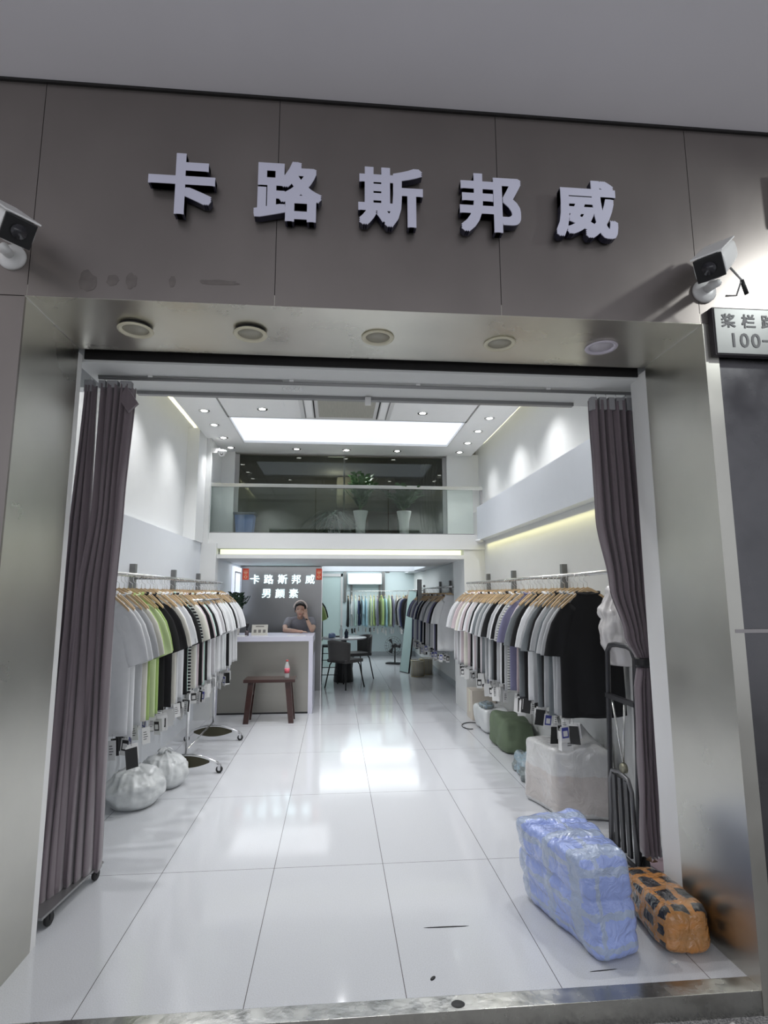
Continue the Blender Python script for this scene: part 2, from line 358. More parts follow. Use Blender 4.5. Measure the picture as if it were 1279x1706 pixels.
# pilasters and mezzanine
bxs('pillar_west', white_paint, ((-1.80, 6.75, 2.13), (-1.66, 7.2, 3.5)), ((-1.70, 7.14, -.08), (-1.49, 7.30, 2.131)), ((-1.659, 7.145, 2.131), (-1.60, 7.9, 3.49)), ((-1.60, 7.80, 2.27), (-1.42, 7.95, 3.5)), label='white pilaster at the left end of the mezzanine')
bxs('pillar_east', white_paint, ((1.68, 7.22, -.08), (1.98, 7.9, 2.07)), ((1.59, 7.80, 2.27), (2.06, 7.95, 3.5)), label='white pillar at the right end of the mezzanine')
bxs('trim_9', white_paint, ((-1.60, 7.2, 2.07), (1.97, 8.9, 2.265)), label='white mezzanine slab edge')
bxs('trim_10', white_paint, ((-1.50, 7.21, 1.945), (1.69, 7.45, 1.997)), ((-1.50, 7.42, 1.945), (1.69, 9.25, 2.07)), label='white beam below the mezzanine')
bxs('trim_11', strip_e, ((-1.49, 7.40, 1.997), (1.68, 7.42, 2.07)), label='warm light strip under the mezzanine')
b = MB().box((-1.40, 7.84, 2.27), (1.56, 7.85, 3.44)); o = b.build('window_1', window_glass); struct(o, 'dark glazing behind the mezzanine plants')
bxs('trim_12', grey_track, ((-1.42, 7.82, 2.27), (-1.36, 7.88, 3.46)), ((1.53, 7.82, 2.27), (1.59, 7.88, 3.46)), ((.10, 7.845, 2.27), (.125, 7.87, 3.46)), label='grey frame of the mezzanine glazing')
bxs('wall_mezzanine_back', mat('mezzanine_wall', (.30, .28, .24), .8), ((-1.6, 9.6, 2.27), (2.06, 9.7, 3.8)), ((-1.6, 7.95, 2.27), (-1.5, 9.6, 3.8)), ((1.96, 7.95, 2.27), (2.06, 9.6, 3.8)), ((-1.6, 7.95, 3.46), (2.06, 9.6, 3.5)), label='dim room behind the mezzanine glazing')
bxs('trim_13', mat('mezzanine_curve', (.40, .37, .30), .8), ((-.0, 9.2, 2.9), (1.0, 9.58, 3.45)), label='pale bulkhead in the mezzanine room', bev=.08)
# back room
bxs('wall_back', mat('back_paint', (.66, .76, .78), .5), ((-1.7, 13.95, -.08), (2.3, 14.1, 2.3)), label='pale back wall of the shop')
bxs('ceiling_back', ceil_paint, ((-1.7, 9.25, 2.16), (2.3, 14.1, 2.26)), label='low ceiling of the back room')
bxs('trim_14', cool_paint, ((-1.2, 10.4, 2.02), (1.96, 10.7, 2.16)), ((-1.2, 12.2, 1.98), (1.96, 12.5, 2.16)), ((1.72, 9.3, 2.0), (1.96, 13.9, 2.16)), label='white beams below the back ceiling')
bxs('baseboard_back', mat('baseboard_grey', (.42, .45, .47), .5), ((-.5, 13.93, 0), (1.96, 13.95, .10)), ((1.945, 7.9, 0), (1.96, 13.93, .09)), label='grey skirting of the back room')
bxs('wall_back_inner', cool_paint, ((-1.68, 7.3, -.08), (-1.50, 9.1, 1.95)), label='white side wall beside the counter')
bxs('wall_partition', cool_paint, ((-1.68, 9.165, -.08), (-.24, 9.22, 2.2)), label='partition wall behind the steel panel')
# frosted door at the back
b = MB().box((-.62, 12.0, 0), (.12, 12.02, 1.86)); o = b.build('door_1', mat('frosted_glass_glow', (.62, .78, .76), .3, emit=(.7, .95, .9), estr=.04)); struct(o, 'frosted glass door in the back room')  # slight emission stands in for light in the frosted pane
bf = MB().box((-.66, 11.98, 0), (-.62, 12.04, 1.92)).box((.12, 11.98, 0), (.16, 12.04, 1.92)).box((-.66, 11.98, 1.86), (.16, 12.04, 1.92)).build('door_frame', white_pl, o)
# window-like white cupboard panel left of the steel panel, its brightness painted as emission
b = MB().box((-1.499, 8.35, 1.18), (-1.47, 9.0, 1.90)); o = b.build('cupboard_panel', mat('cupboard_glow', (.8, .85, 1), .4, emit=(.8, .86, 1), estr=.5)); struct(o, 'white cupboard panel with painted glow on the side wall beside the counter')
MB().box((-1.47, 8.42, 1.25), (-1.462, 8.44, 1.82)).box((-1.47, 8.90, 1.25), (-1.462, 8.92, 1.82)).box((-1.47, 8.42, 1.81), (-1.462, 8.92, 1.83)).box((-1.47, 8.42, 1.25), (-1.462, 8.92, 1.27)).build('cupboard_frame', grey_track, o)
# fine ceiling seams
bxs('trim_15', grey_track, ((p0 - .004, 3.3, ZC - .003), (p0 + .004, q0, ZC)), ((p1 - .004, 3.3, ZC - .003), (p1 + .004, q0, ZC)), label='shadow joint beside the raised ceiling field')

# ================================================================== CEILING THINGS
e = empty('ceiling_light_panel', (.14, 6.77, ZC), label='large rectangular glowing light panel in the shop ceiling', cat='light panel')
MB().box((-1.37, -.55, .030), (1.37, .55, .045)).build('diffuser', panel_e, e)
MB().box((-1.37, -.55, .0), (-1.355, .55, .03)).box((1.355, -.55, .0), (1.37, .55, .03)).box((-1.37, .535, .0), (1.37, .55, .03)).box((-1.37, -.55, .0), (1.37, -.535, .03)).build('frame', white_pl, e)

def downlight(x, y, z, label, r=.045, group=None):
    e = empty('downlight', (x, y, z), label=label, cat='downlight', group=group)
    MB().lathe([(r * .72, 0), (r * .72, -.004), (r * 1.25, -.006), (r * 1.35, -.001), (r * 1.35, .0)], n=20).build('trim_ring', chrome, e)
    MB().lathe([(.0001, -.0045), (r * .74, -.0045), (r * .74, .003), (.0001, .003)], n=20).build('lens', spot_e, e)
    return e
nums = ['first', 'second', 'third', 'fourth', 'fifth', 'sixth', 'seventh', 'eighth', 'ninth', 'tenth']
for i, y in enumerate([5.5, 6.02, 6.54, 7.09, 7.58]):
    downlight(-1.445, y, ZC, 'lit round downlight along the left ceiling edge, %s counted from the door' % nums[i], group='ceiling downlights')
    downlight(1.737, y + .01, ZC, 'lit round downlight along the right ceiling edge, %s counted from the door' % nums[i], group='ceiling downlights')
for x, t in ((-.81, 'left'), (.95, 'right')): downlight(x, 5.93, ZC + .006, 'lit round downlight just %s of the ceiling air conditioner' % t, group='ceiling downlights')
for x, t in ((-.55, 'leftmost'), (.137, 'middle'), (.846, 'rightmost')): downlight(x, 7.59, ZC, 'lit round downlight, %s of three between light panel and mezzanine' % t, group='ceiling downlights')
for i, (x, y) in enumerate([(-1.445, 3.7), (1.737, 3.7), (.14, 3.7), (.14, 4.95), (-1.445, 4.95), (1.737, 4.95), (-1.445, 6.02), (1.747, 6.02), (-1.445, 7.09), (1.737, 7.09), (.137, 7.59), (-.81, 5.93), (.95, 5.93)]):  # the two rows nearest the door are added lamps without fittings
    spot('downlight_and_added_lamp', (x, y, ZC - .02), (.14 + (x - .14) * .55, y, 0), 54 if y < 7 else 34, 122, 1, (.98, .98, 1), .035)

# air conditioner cassette
e = empty('ceiling_air_conditioner', (.10, 5.75, ZC + .006), label='white ceiling cassette air conditioner in front of the light panel', cat='air conditioner')
MB().box((-.50, -.50, -.030), (.50, .42, 0), bev=.012).build('casing', white_pl, e)
MB().box((-.30, -.36, -.036), (.30, .30, -.028)).build('intake_grille', mat('grille', (.40, .39, .34), .6, var=.2, scale=60, stretch=(3, .1, 1)), e)
for s in (-1, 1):
    MB().box((s * .40 - .035, -.40, -.034), (s * .40 + .035, .34, -.029), bev=.002).build('air_flap', ceil_paint, e)
    MB().box((s * .345 - .007, -.40, -.034), (s * .345 + .007, .34, -.029)).build('air_slot', black_pl, e); MB().box((s * .448 - .005, -.42, -.034), (s * .448 + .005, .36, -.029)).build('air_slot', grey_track, e)
# access hatch
e = MB().box((-.27, -.2, -.006), (.27, .2, 0)).build('access_hatch', ceil_paint, loc=(-.83, 5.62, ZC + .006)); tag(e, 'flat square access hatch in the ceiling left of the air conditioner', 'access hatch')

def dome_cam(loc, label):
    e = empty('dome_camera', loc, label=label, cat='security camera')
    MB().lathe([(.055, 0), (.058, -.02), (.05, -.035), (.0001, -.035)]).build('base', white_pl, e)
    MB().ell((0, -.005, -.045), (.038, .038, .038)).build('dome', white_pl, e)
    MB().lathe([(.018, 0), (.018, .006), (.0001, .009)], c=(.0, -.04, -.05), axis='Y').build('lens', black_pl, e)
    e.scale = (1, 1, 1); return e
e = dome_cam((-1.47, 7.17, 3.33), 'small white dome camera on the pilaster left of the mezzanine'); MB().box((-.13, .0, -.03), (-.03, .02, .03)).build('wall_bracket', white_pl, e)
e = MB().lathe([(.05, 0), (.05, -.02), (.035, -.032), (.0001, -.032)]).build('smoke_detector', white_pl, loc=(1.86, 7.1, 2.19)); tag(e, 'small white smoke detector under the right wall cove', 'smoke detector')
e = MB().lathe([(.05, 0), (.05, -.02), (.035, -.032), (.0001, -.032)]).build('smoke_detector', white_pl, loc=(1.15, 12.35, 1.98)); tag(e, 'small white ceiling sensor under a beam in the back room', 'smoke detector')

# ================================================================== FACADE THINGS
def soffit_lamp(x, y, i, dangling):
    lab = ['round unlit recessed lamp in the steel soffit, leftmost of five', 'round unlit recessed lamp in the steel soffit, second from the left', 'round unlit recessed lamp in the middle of the steel soffit',
           'round unlit recessed lamp in the steel soffit, second from the right', 'round white recessed lamp in the steel soffit, rightmost of five'][i]
    e = empty('recessed_lamp', (x, y, ZF), label=lab, cat='recessed lamp', group='recessed lamps in the entrance soffit')
    m_ = cream_pl if i < 4 else mat('soft_white_plastic', (.62, .58, .66), .4)
    dz = -.016 if dangling else -.004
    MB().lathe([(.056, dz + .006), (.058, dz - .002), (.074, dz - .006), (.078, dz), (.074, dz + .004), (.056, dz + .006)], n=36).build('trim_ring', m_, e)
    MB().lathe([(.0001, dz + .004), (.058, dz + .003), (.058, dz + .008), (.0001, dz + .008)], n=36).build('lens', mat('lamp_lens_off', (.40, .38, .31), .3) if i < 4 else mat('lamp_lens_white', (.60, .57, .62), .3), e)
    MB().lathe([(.070, 0), (.070, dz + .0055), (.060, dz + .0055), (.060, 0)], n=36).build('can', black_pl, e)
    return e
for i, (x, y) in enumerate([(-.914, 2.475), (-.402, 2.474), (.188, 2.486), (.781, 2.501), (1.291, 2.499)]):
    o = soffit_lamp(x, y, i, i < 2)
    if i < 2: o.rotation_euler = (.0, 0, 0)

pos = ['leftmost', 'second from left', 'middle', 'second from right', 'rightmost']
for i, (ch, cx_) in enumerate(zip('卡路斯邦威', (-.660, -.218, .222, .664, 1.101))):
    e = empty('sign_letter', (cx_, YF - .012, 3.200 if i else 3.206), label='white raised sign character %s on the steel fascia, %s of five' % (ch, pos[i]), cat='sign letter', group='raised sign characters on the fascia')
    g = glyph_mesh(ch, .285, .034, .031); mb = g.build('letter_return', letter_d, e)
    g = glyph_mesh(ch, .285, .004, .032); o = g.build('letter_face', letter_w, e); o.location = (0, -.034, 0)
    for k in (-.1, .1): pass
    for k in (-.09, .09): MB().tube([(k, 0.0, .02), (k, .012, .02)], .006).build('standoff', chrome, e)

# street number plate
e = empty('street_number_plate', (1.93, YF - .028, 2.655), label='grey metal street plate with engraved Chinese street name and house number', cat='street plate')
MB().box((-.265, -.002, -.112), (.30, .028, .112), bev=.003).build('plate_body', mat('plate_edge', (.03, .025, .03), .5), e)
MB().box((-.258, -.006, -.106), (.293, -.001, .106), bev=.002).build('plate_face', mat('plate_face', (.27, .275, .27), .4, .5, var=.05, scale=20), e)
pl_ink = mat('plate_ink', (.14, .14, .145), .5)
for ch, px in (('桨', -.195), ('栏', -.100), ('路', -.005)):
    g = glyph_mesh(ch, .068, .002, .022); g.build('inscription', pl_ink, e, loc=(px, -.006, .048))
for ch, px in (('1', -.178), ('0', -.127), ('0', -.073), ('1', .045)):
    g = glyph_mesh(ch, .092, .002, .012); g.build('inscription', pl_ink, e, loc=(px, -.006, -.043))
MB().box((-.042, -.008, -.047), (.0, -.0055, -.038)).build('inscription', pl_ink, e)

def bullet_cam(base, target, label, flip=1, size=1.0):
    """white bullet security camera: round wall plate, bent arm, boxy body with a black front"""
    e = empty('bullet_camera', base, label=label, cat='security camera'); e.scale = (1.3, 1.3, 1.3)
    P = MB().lathe([(.042, 0), (.042, -.008), (.036, -.016), (.02, -.02), (.0001, -.02)], axis='Y', n=24).build('wall_plate', white_pl, e)
    T = (Vector(target) - Vector(base)) / 1.3
    j = T + Vector((0, 0, -.075))
    MB().tube([(0, -.015, 0), (0, -.05, .0), tuple(j * .45 + Vector((0, -.02, 0))), tuple(j)], [.014, .016, .013, .012], n=12).build('arm', white_pl, e)
    bd = empty('head', tuple(T)); bd.parent = e
    # body axis points down, out and sideways
    d = Vector((-.62 * flip, -.52, -.58)).normalized()
    q = d.to_track_quat('-Y', 'Z').to_euler(); bd.rotation_euler = q
    m1 = MB(); rings = []
    for y, k in ((.15, .78), (.135, .93), (.06, 1), (-.095, 1.0), (-.10, .97)):
        r = []
        for a in range(24):
            t = 2 * PI * a / 24; cx_ = math.copysign(abs(math.cos(t)) ** .55, math.cos(t)) * .044 * k; cz = math.copysign(abs(math.sin(t)) ** .55, math.sin(t)) * .040 * k
            r.append((cx_, y, cz))
        rings.append(r)
    m1.loft(rings); m1.build('body', white_pl, bd)
    m2 = MB().box((-.040, -.108, -.036), (.040, -.098, .036), bev=.004); m2.build('black_front', black_pl, bd)
    MB().lathe([(.02, -.113), (.018, -.108), (.0001, -.108)], axis='Y').build('lens', mat('lens_glass', (.03, .03, .035), .05), bd)
    MB().box((-.045, -.112, .039), (.045, .12, .044), bev=.002).build('sun_hood', white_pl, bd)
    MB().tube([(0.02, .05, -.03), (.05 * flip, .04, -.09), (.03 * flip, .02, -.13), tuple(Vector((0.0, .02, -.12)))], .0035, n=6).build('cable', grey_track, bd)
    MB().tube([(.05 * flip, .04, -.09), (.055 * flip, .04, -.14)], [.006, .007], n=8).build('connector', black_pl, bd)
    return e
bullet_cam((1.655, YF, 2.855), (1.585, 2.05, 2.885), 'white bullet security camera on the fascia above the street plate', 1)
bullet_cam((-1.328, YF, 2.862), (-1.235, 2.02, 2.872), 'white bullet security camera at the left edge of the fascia', -1)

# curtain rails on the door head
e = MB().tube([(-1.27, 2.97, 2.645), (1.70, 2.97, 2.645)], .010, n=10).build('curtain_rail', grey_track); tag(e, 'grey curtain rail nearest the street under the door head', 'curtain rail')
for x in (-1.0, -.25, .45, 1.2):
    MB().box((x - .012, 2.955, 2.65), (x + .012, 2.985, 2.66)).build('rail_bracket', white_pl, e)
MB().tube([(-1.27, 2.96, 2.652), (-.3, 2.96, 2.652)], .004, n=6).build('pull_wire', grey_track, e)
e = MB().box((-1.15, 3.19, 2.640), (1.45, 3.225, 2.661), bev=.002).build('curtain_rail', grey_track); tag(e, 'long grey curtain rail at the inner edge of the door head', 'curtain rail')
MB().box((.165, 3.17, 2.605), (.20, 3.19, 2.655), bev=.004).build('rail_stopper', white_pl, e)
e = empty('curtain_hook', (-.29, 2.97, 2.63), label='five small steel curtain rings hanging empty on the rail', cat='curtain hooks')
for k in range(5): MB().tube([(k * .022 + .009 * math.cos(t), 0, -.018 + .011 * math.sin(t)) for t in [2 * PI * q / 12 for q in range(12)]], .0018, n=5, closed=True).build('ring', chrome, e)

# ================================================================== CURTAINS
def curtain_sheet(mb, top, bot, mid, nz=46, nu=90, folds=7, amp=(.022, .035), ph=0, z0=.05, z1=2.60, mi=0):
    """top/bot/mid: functions t(0..1) along width -> left and right (x,y) at a height fraction"""
    P = []
    for i in range(nz + 1):
        s = i / nz; z = z1 + (z0 - z1) * s; row = []
        (xa, ya), (xb, yb) = mid(s)
        for j in range(nu + 1):
            u = j / nu; x = xa + (xb - xa) * u; y = ya + (yb - ya) * u
            A = amp[0] + (amp[1] - amp[0]) * s
            wv = math.sin(2 * PI * folds * u + ph + .9 * math.sin(3 * s + ph)) + .35 * math.sin(2 * PI * folds * 2.3 * u + 4 * s)
            n = noise.noise(Vector((u * 6, s * 3, ph))) * .6
            row.append((x + .25 * A * math.cos(2 * PI * folds * u + ph), y + A * (wv + n), z + .008 * math.sin(2 * PI * folds * u)))
        P.append(row)
    mb.grid(P, mi); return mb
def interp(tab):
    def f(s):
        for a, b in zip(tab, tab[1:]):
            if s <= b[0]:
                t = (s - a[0]) / (b[0] - a[0]); t = t * t * (3 - 2 * t) if len(a) > 4 else t
                return ((a[1] + (b[1] - a[1]) * t, a[2] + (b[2] - a[2]) * t), (a[3] + (b[3] - a[3]) * t, a[4] + (b[4] - a[4]) * t))
        a = tab[-1]; return ((a[1], a[2]), (a[3], a[4]))
    return f
e = empty('curtain', (-1.25, 3.0, 0), label='dark mauve curtain hanging to the floor at the left of the doorway', cat='curtain')
mb = MB()
curtain_sheet(mb, 0, 0, interp([(0, -.085, -.03, -.03, -.03), (.45, -.125, -.03, -.03, -.02), (1, -.140, -.11, -.08, .05)]), folds=3, nu=50, ph=.4, amp=(.020, .03))
curtain_sheet(mb, 0, 0, interp([(0, .0, -.03, .165, -.03), (.25, .0, -.02, .135, -.01), (.45, -.05, -.02, .115, .02), (1, -.09, .03, .02, .32)]), folds=5, nu=70, ph=1.3, amp=(.022, .03), z0=.06)
o = mb.build('curtain_cloth', cloth_c, e); solid(o)
mb = MB()
for a, bq in ((-.085, -.04), (-.012, .022), (.03, .085), (.10, .155)):
    mb.box((a, -.05, 2.585 if a > -.05 else 2.56), (bq, -.01, 2.625), bev=.004)
mb.build('header_tape', cloth_tape, e)
MB().add([(.13, -.05, 2.60), (.20, -.06, 2.50), (.15, -.055, 2.45), (.10, -.05, 2.52), (.13, -.03, 2.60), (.20, -.04, 2.50), (.15, -.035, 2.45), (.10, -.03, 2.52)],
         [(0, 1, 2, 3), (7, 6, 5, 4), (0, 4, 5, 1), (1, 5, 6, 2), (2, 6, 7, 3), (3, 7, 4, 0)]).build('folded_corner', cloth_c, e)
for x in (-.06, .005, .06, .09, .13):
    MB().tube([(x, -.03, 2.62), (x + .006, -.03, 2.635), (x, -.03, 2.65), (x - .006, -.03, 2.64)], .002, n=5).build('hook', chrome, e)
e = empty('curtain', (1.60, 3.0, 0), label='dark mauve curtain tied back at the right of the doorway', cat='curtain')
mb = MB()
# z 2.62 -> 1.14 (tie) -> .15
curtain_sheet(mb, 0, 0, interp([(0, -.155, -.02, .10, -.02), (.45, -.145, -.02, .125, -.01), (.72, -.085, .0, .13, .0), (.90, -.015, .0, .13, .0), (1, .055, .01, .122, .01)]), folds=6, nu=90, ph=.2, amp=(.024, .018), z0=1.12, z1=2.60)
curtain_sheet(mb, 0, 0, interp([(0, .055, .01, .122, .01), (.15, .03, .01, .13, .01), (1, .02, .02, .115, .03)]), folds=4, nu=60, ph=.2, amp=(.016, .025), z0=.14, z1=1.12, nz=30)
o = mb.build('curtain_cloth', cloth_c, e); solid(o)
mb = MB()
for a, bq in ((-.15, -.115), (-.10, -.06), (-.045, -.01), (.0, .05), (.06, .10)): mb.box((a, -.045, 2.54), (bq, -.005, 2.615), bev=.004)
mb.build('header_tape', cloth_tape, e)
MB().loft([[(.088 + .048 * math.cos(t), .01 + .040 * math.sin(t), z) for t in [2 * PI * q / 20 for q in range(20)]] for z in (1.10, 1.115, 1.14, 1.15)]).build('tieback', black_pl, e)
for x in (-.12, -.06, .0, .06): MB().tube([(x, -.03, 2.61), (x + .006, -.03, 2.625), (x, -.03, 2.64)], .002, n=5).build('hook', chrome, e)

# ================================================================== CLOTHES RAILS
def shirt_mesh(seed, slv='short', half=.210, length=.79, thick=.013):
    rnd = random.Random(seed); mb = MB(); n = 44; rings = []
    ph = rnd.uniform(0, 6); k1 = rnd.uniform(16, 24); k2 = rnd.uniform(34, 48); tw = rnd.uniform(-.02, .02)
    key = [(-1, 1.04), (-.9, 1.03), (-.6, 1.0), (-.40, .99), (-.28, 1.0), (-.22, .99), (-.16, .95), (-.12, .84), (-.085, .70), (-.045, .52), (-.012, .40), (.008, .36)]
    prof = []
    zs = [-length + (length - .30) * i / 13 for i in range(13)] + [-.30, -.24, -.19, -.155, -.13, -.105, -.085, -.065, -.045, -.025, -.008, .008]
    def hw_at(z):
        kk = [(max(q, -1) * (length if q == -1 else (length if q < -.5 else 1)), v) for q, v in key]
        for (z0, v0), (z1, v1) in zip(kk, kk[1:]):
            if z <= z1: t = (z - z0) / (z1 - z0); return half * (v0 + (v1 - v0) * max(0, min(1, t)))
        return half * kk[-1][1]
    for z in zs:
        hw = hw_at(z); s = min(1, max(0, (-z) / length)); r = []
        for a in range(n):
            t = 2 * PI * a / n; c, q = math.cos(t), math.sin(t)
            x = hw * math.copysign(abs(c) ** .7, c)
            sl = -.30 * max(0, abs(x) - .075) if z > -.14 else 0
            y = (thick * (.7 + .6 * s)) * math.copysign(abs(q) ** .8, q) * (1 if abs(c) < .97 else .6)
            f = .013 * s ** 1.3 * math.sin(k1 * x + ph + z * 2.5) + .005 * s * math.sin(k2 * x - ph + 3 * z) + .006 * noise.noise(Vector((x * 9, z * 7, seed))) + tw * s
            zz = z + (.006 * math.sin(9 * x + ph) if z <= -length * .97 else 0)
            r.append((x, y + f, zz))
        rings.append(r)
    mb.loft(rings)
    for sd in (-1, 1):
        sp = rnd.uniform(.96, 1.06); m_ = 10
        if slv == 'short': key2 = [(.48, -.085), (.70, -.135), (.88, -.215), (1.02, -.31), (1.12, -.405)]; wd = [.040, .060, .074, .078, .076]
        else: key2 = [(.55, -.095), (.88, -.135), (1.08, -.30), (1.10, -.48), (1.02, -.64)]; wd = [.060, .085, .07, .055, .045]
        path = []; wds = []
        for i in range(m_ + 1):
            u = i / m_ * 4; j = min(3, int(u)); t = u - j
            path.append(Vector((sd * half * sp * (key2[j][0] * (1 - t) + key2[j + 1][0] * t), 0, key2[j][1] * (1 - t) + key2[j + 1][1] * t))); wds.append(wd[j] * (1 - t) + wd[j + 1] * t)
        rr = []
        for i, p in enumerate(path):
            t = (path[min(i + 1, m_)] - path[max(i - 1, 0)]).normalized(); a = Vector((t.z, 0, -t.x)); r = []; s = i / m_
            for q in range(24):
                g = 2 * PI * q / 24; w_ = wds[i] * math.cos(g)
                yy = thick * (1.0 - .1 * s) * math.copysign(abs(math.sin(g)) ** .8, math.sin(g)) + .008 * s * math.sin(60 * w_ + ph + 3 * s) + .004 * noise.noise(Vector((w_ * 20, s * 4, seed + sd)))
                r.append(p + a * w_ + Vector((0, yy, .03 * s * math.cos(g) * -.4)))
            rr.append(r)
        # turned hem at the cuff
        rr.append([p + Vector((0, (1 if math.sin(2 * PI * q / 24) > 0 else -1) * .0015, -.004)) for q, p in enumerate(rr[-1])])
        mb.loft(rr)
    return mb
SHIRT_COL = dict(W=((.68, .69, .70), 'white'), C=((.64, .63, .56), 'cream white'), L=((.44, .45, .46), 'light grey'), G=((.17, .19, .20), 'mid grey'), D=((.055, .055, .06), 'charcoal'),
    K=((.008, .008, .009), 'black'), P=((.52, .44, .46), 'pale pink'), V=((.36, .50, .17), 'lime green'), Y=((.55, .64, .38), 'pale green'), M=((.46, .64, .57), 'mint green'), N=((.02, .03, .08), 'navy'),
    U=((.17, .17, .27), 'slate purple'), B=((.36, .58, .66), 'pale blue'), S=((.02, .02, .025), 'black and white striped'), E=((.50, .52, .50), 'fine-striped grey'), T=((.035, .03, .03), 'dark brown'))
def stripe_mat(name, a, b_, fr):
    m = mat(name, a, .85); n = m.node_tree.nodes; L = m.node_tree.links; b = n['Principled BSDF']
    tc = n.new('ShaderNodeTexCoord'); sp = n.new('ShaderNodeSeparateXYZ'); L.new(tc.outputs['Object'], sp.inputs[0])
    q = n.new('ShaderNodeMath'); q.operation = 'PINGPONG'; L.new(sp.outputs['Z'], q.inputs[0]); q.inputs[1].default_value = fr
    g = n.new('ShaderNodeMath'); g.operation = 'GREATER_THAN'; L.new(q.outputs[0], g.inputs[0]); g.inputs[1].default_value = fr * .68
    mx = n.new('ShaderNodeMix'); mx.data_type = 'RGBA'; L.new(g.outputs[0], mx.inputs['Factor']); mx.inputs['A'].default_value = (*a, 1); mx.inputs['B'].default_value = (*b_, 1)
    L.new(mx.outputs['Result'], b.inputs['Base Color']); return m
SMAT = {}
for k, (c, nm) in SHIRT_COL.items():
    if k == 'S': SMAT[k] = stripe_mat('cloth_striped', (.015, .015, .018), (.55, .55, .53), .013)
    elif k == 'E': SMAT[k] = stripe_mat('cloth_fine_striped', (.52, .53, .50), (.12, .13, .12), .011)
    else: SMAT[k] = mat('cloth_' + nm.replace(' ', '_'), c, .85, var=.05, scale=30, sheen=.15 if k not in 'KDTN' else 0)
_SM = {}; _CM = {}; _TG = {}
def shirt_data(v, k, slv, length):
    key = (v, k, slv, length)
    if key not in _SM: _SM[key] = shirt_mesh(v, slv, length=length).mesh('shirt', SMAT[k])
    return _SM[key]
def collar_data(k):
    if k not in _CM: _CM[k] = MB().tube([(.078 * math.cos(t), .016 * math.sin(t), .002 + .010 * abs(math.cos(t)) - (.012 if math.sin(t) < 0 else 0)) for t in [2 * PI * q / 20 for q in range(20)]], .007, n=6, closed=True).mesh('collar', SMAT[k])
    return _CM[k]
tg_w = mat('tag_card', (.68, .68, .67), .5); tg_k = mat('tag_black', (.015, .015, .015), .4); tg_b = mat('tag_blue', (.05, .06, .28), .4); cord_m = mat('tag_cord', (.25, .25, .25), .6); tg_clear = mat('tag_sleeve', (.70, .71, .70), .2, coat=.5)
def tag_data(kind):
    if kind in _TG: return _TG[kind]
    r = random.Random(kind * 7); mb = MB(); L_ = .05 + .03 * r.random(); w_, h_ = .024 + .008 * r.random(), .085 + .03 * r.random()
    mb.tube([(0, 0, .03), (.004, 0, -L_)], .0012, n=4, mi=1)
    mb.box((-w_, -.0012, -L_ - h_), (w_, .0012, -L_), mi=0)
    if kind % 3 == 0: mb.box((-w_ * .75, -.003, -L_ - h_ * .72), (w_ * .75, -.001, -L_ - h_ * .08), mi=2); mb.box((-w_ * .5, -.004, -L_ - h_ * .62), (w_ * .5, -.0028, -L_ - h_ * .28), mi=0)
    elif kind % 3 == 1:
        for q in range(4): mb.box((-w_ * .7, -.002, -L_ - h_ * (.3 + .14 * q)), (w_ * (.1 + .15 * (q % 3)), -.001, -L_ - h_ * (.26 + .14 * q)), mi=2)
    else: mb.box((-w_ * 1.15, -.004, -L_ - h_ * 1.15), (w_ * 1.15, -.003, -L_ - h_ * .1), mi=2 if kind == 5 else 0)
    if kind > 3: mb.box((-w_ + .012, .006, -L_ - h_ * .8), (w_ + .014, .008, -L_ + .01), mi=0 if kind != 4 else 2)
    _TG[kind] = mb.mesh('hang_tag', [tg_w, cord_m, tg_b if kind in (3, 8) else tg_k]); return _TG[kind]
_hw = MB(); rr = []
for i in range(13):
    u = -1 + i / 6; x = .185 * u; z = .046 - .125 * abs(u) ** 1.35; hh = .010 - .003 * abs(u); yy = -.012 * u * u
    rr.append([(x, yy - .0045, z - hh), (x, yy + .0045, z - hh), (x, yy + .0045, z + hh), (x, yy - .0045, z + hh)])
_hw.loft(rr, smooth=False); hanger_wood = _hw.mesh('wooden_bar', wood_l)
hanger_hook = MB().tube([(0, 0, .04), (0, 0, .085), (-.022, 0, .100), (-.026, 0, .125), (-.012, 0, .148), (.008, 0, .150), (.020, 0, .135), (.018, 0, .125)], .0019, n=6).mesh('hook', chrome)

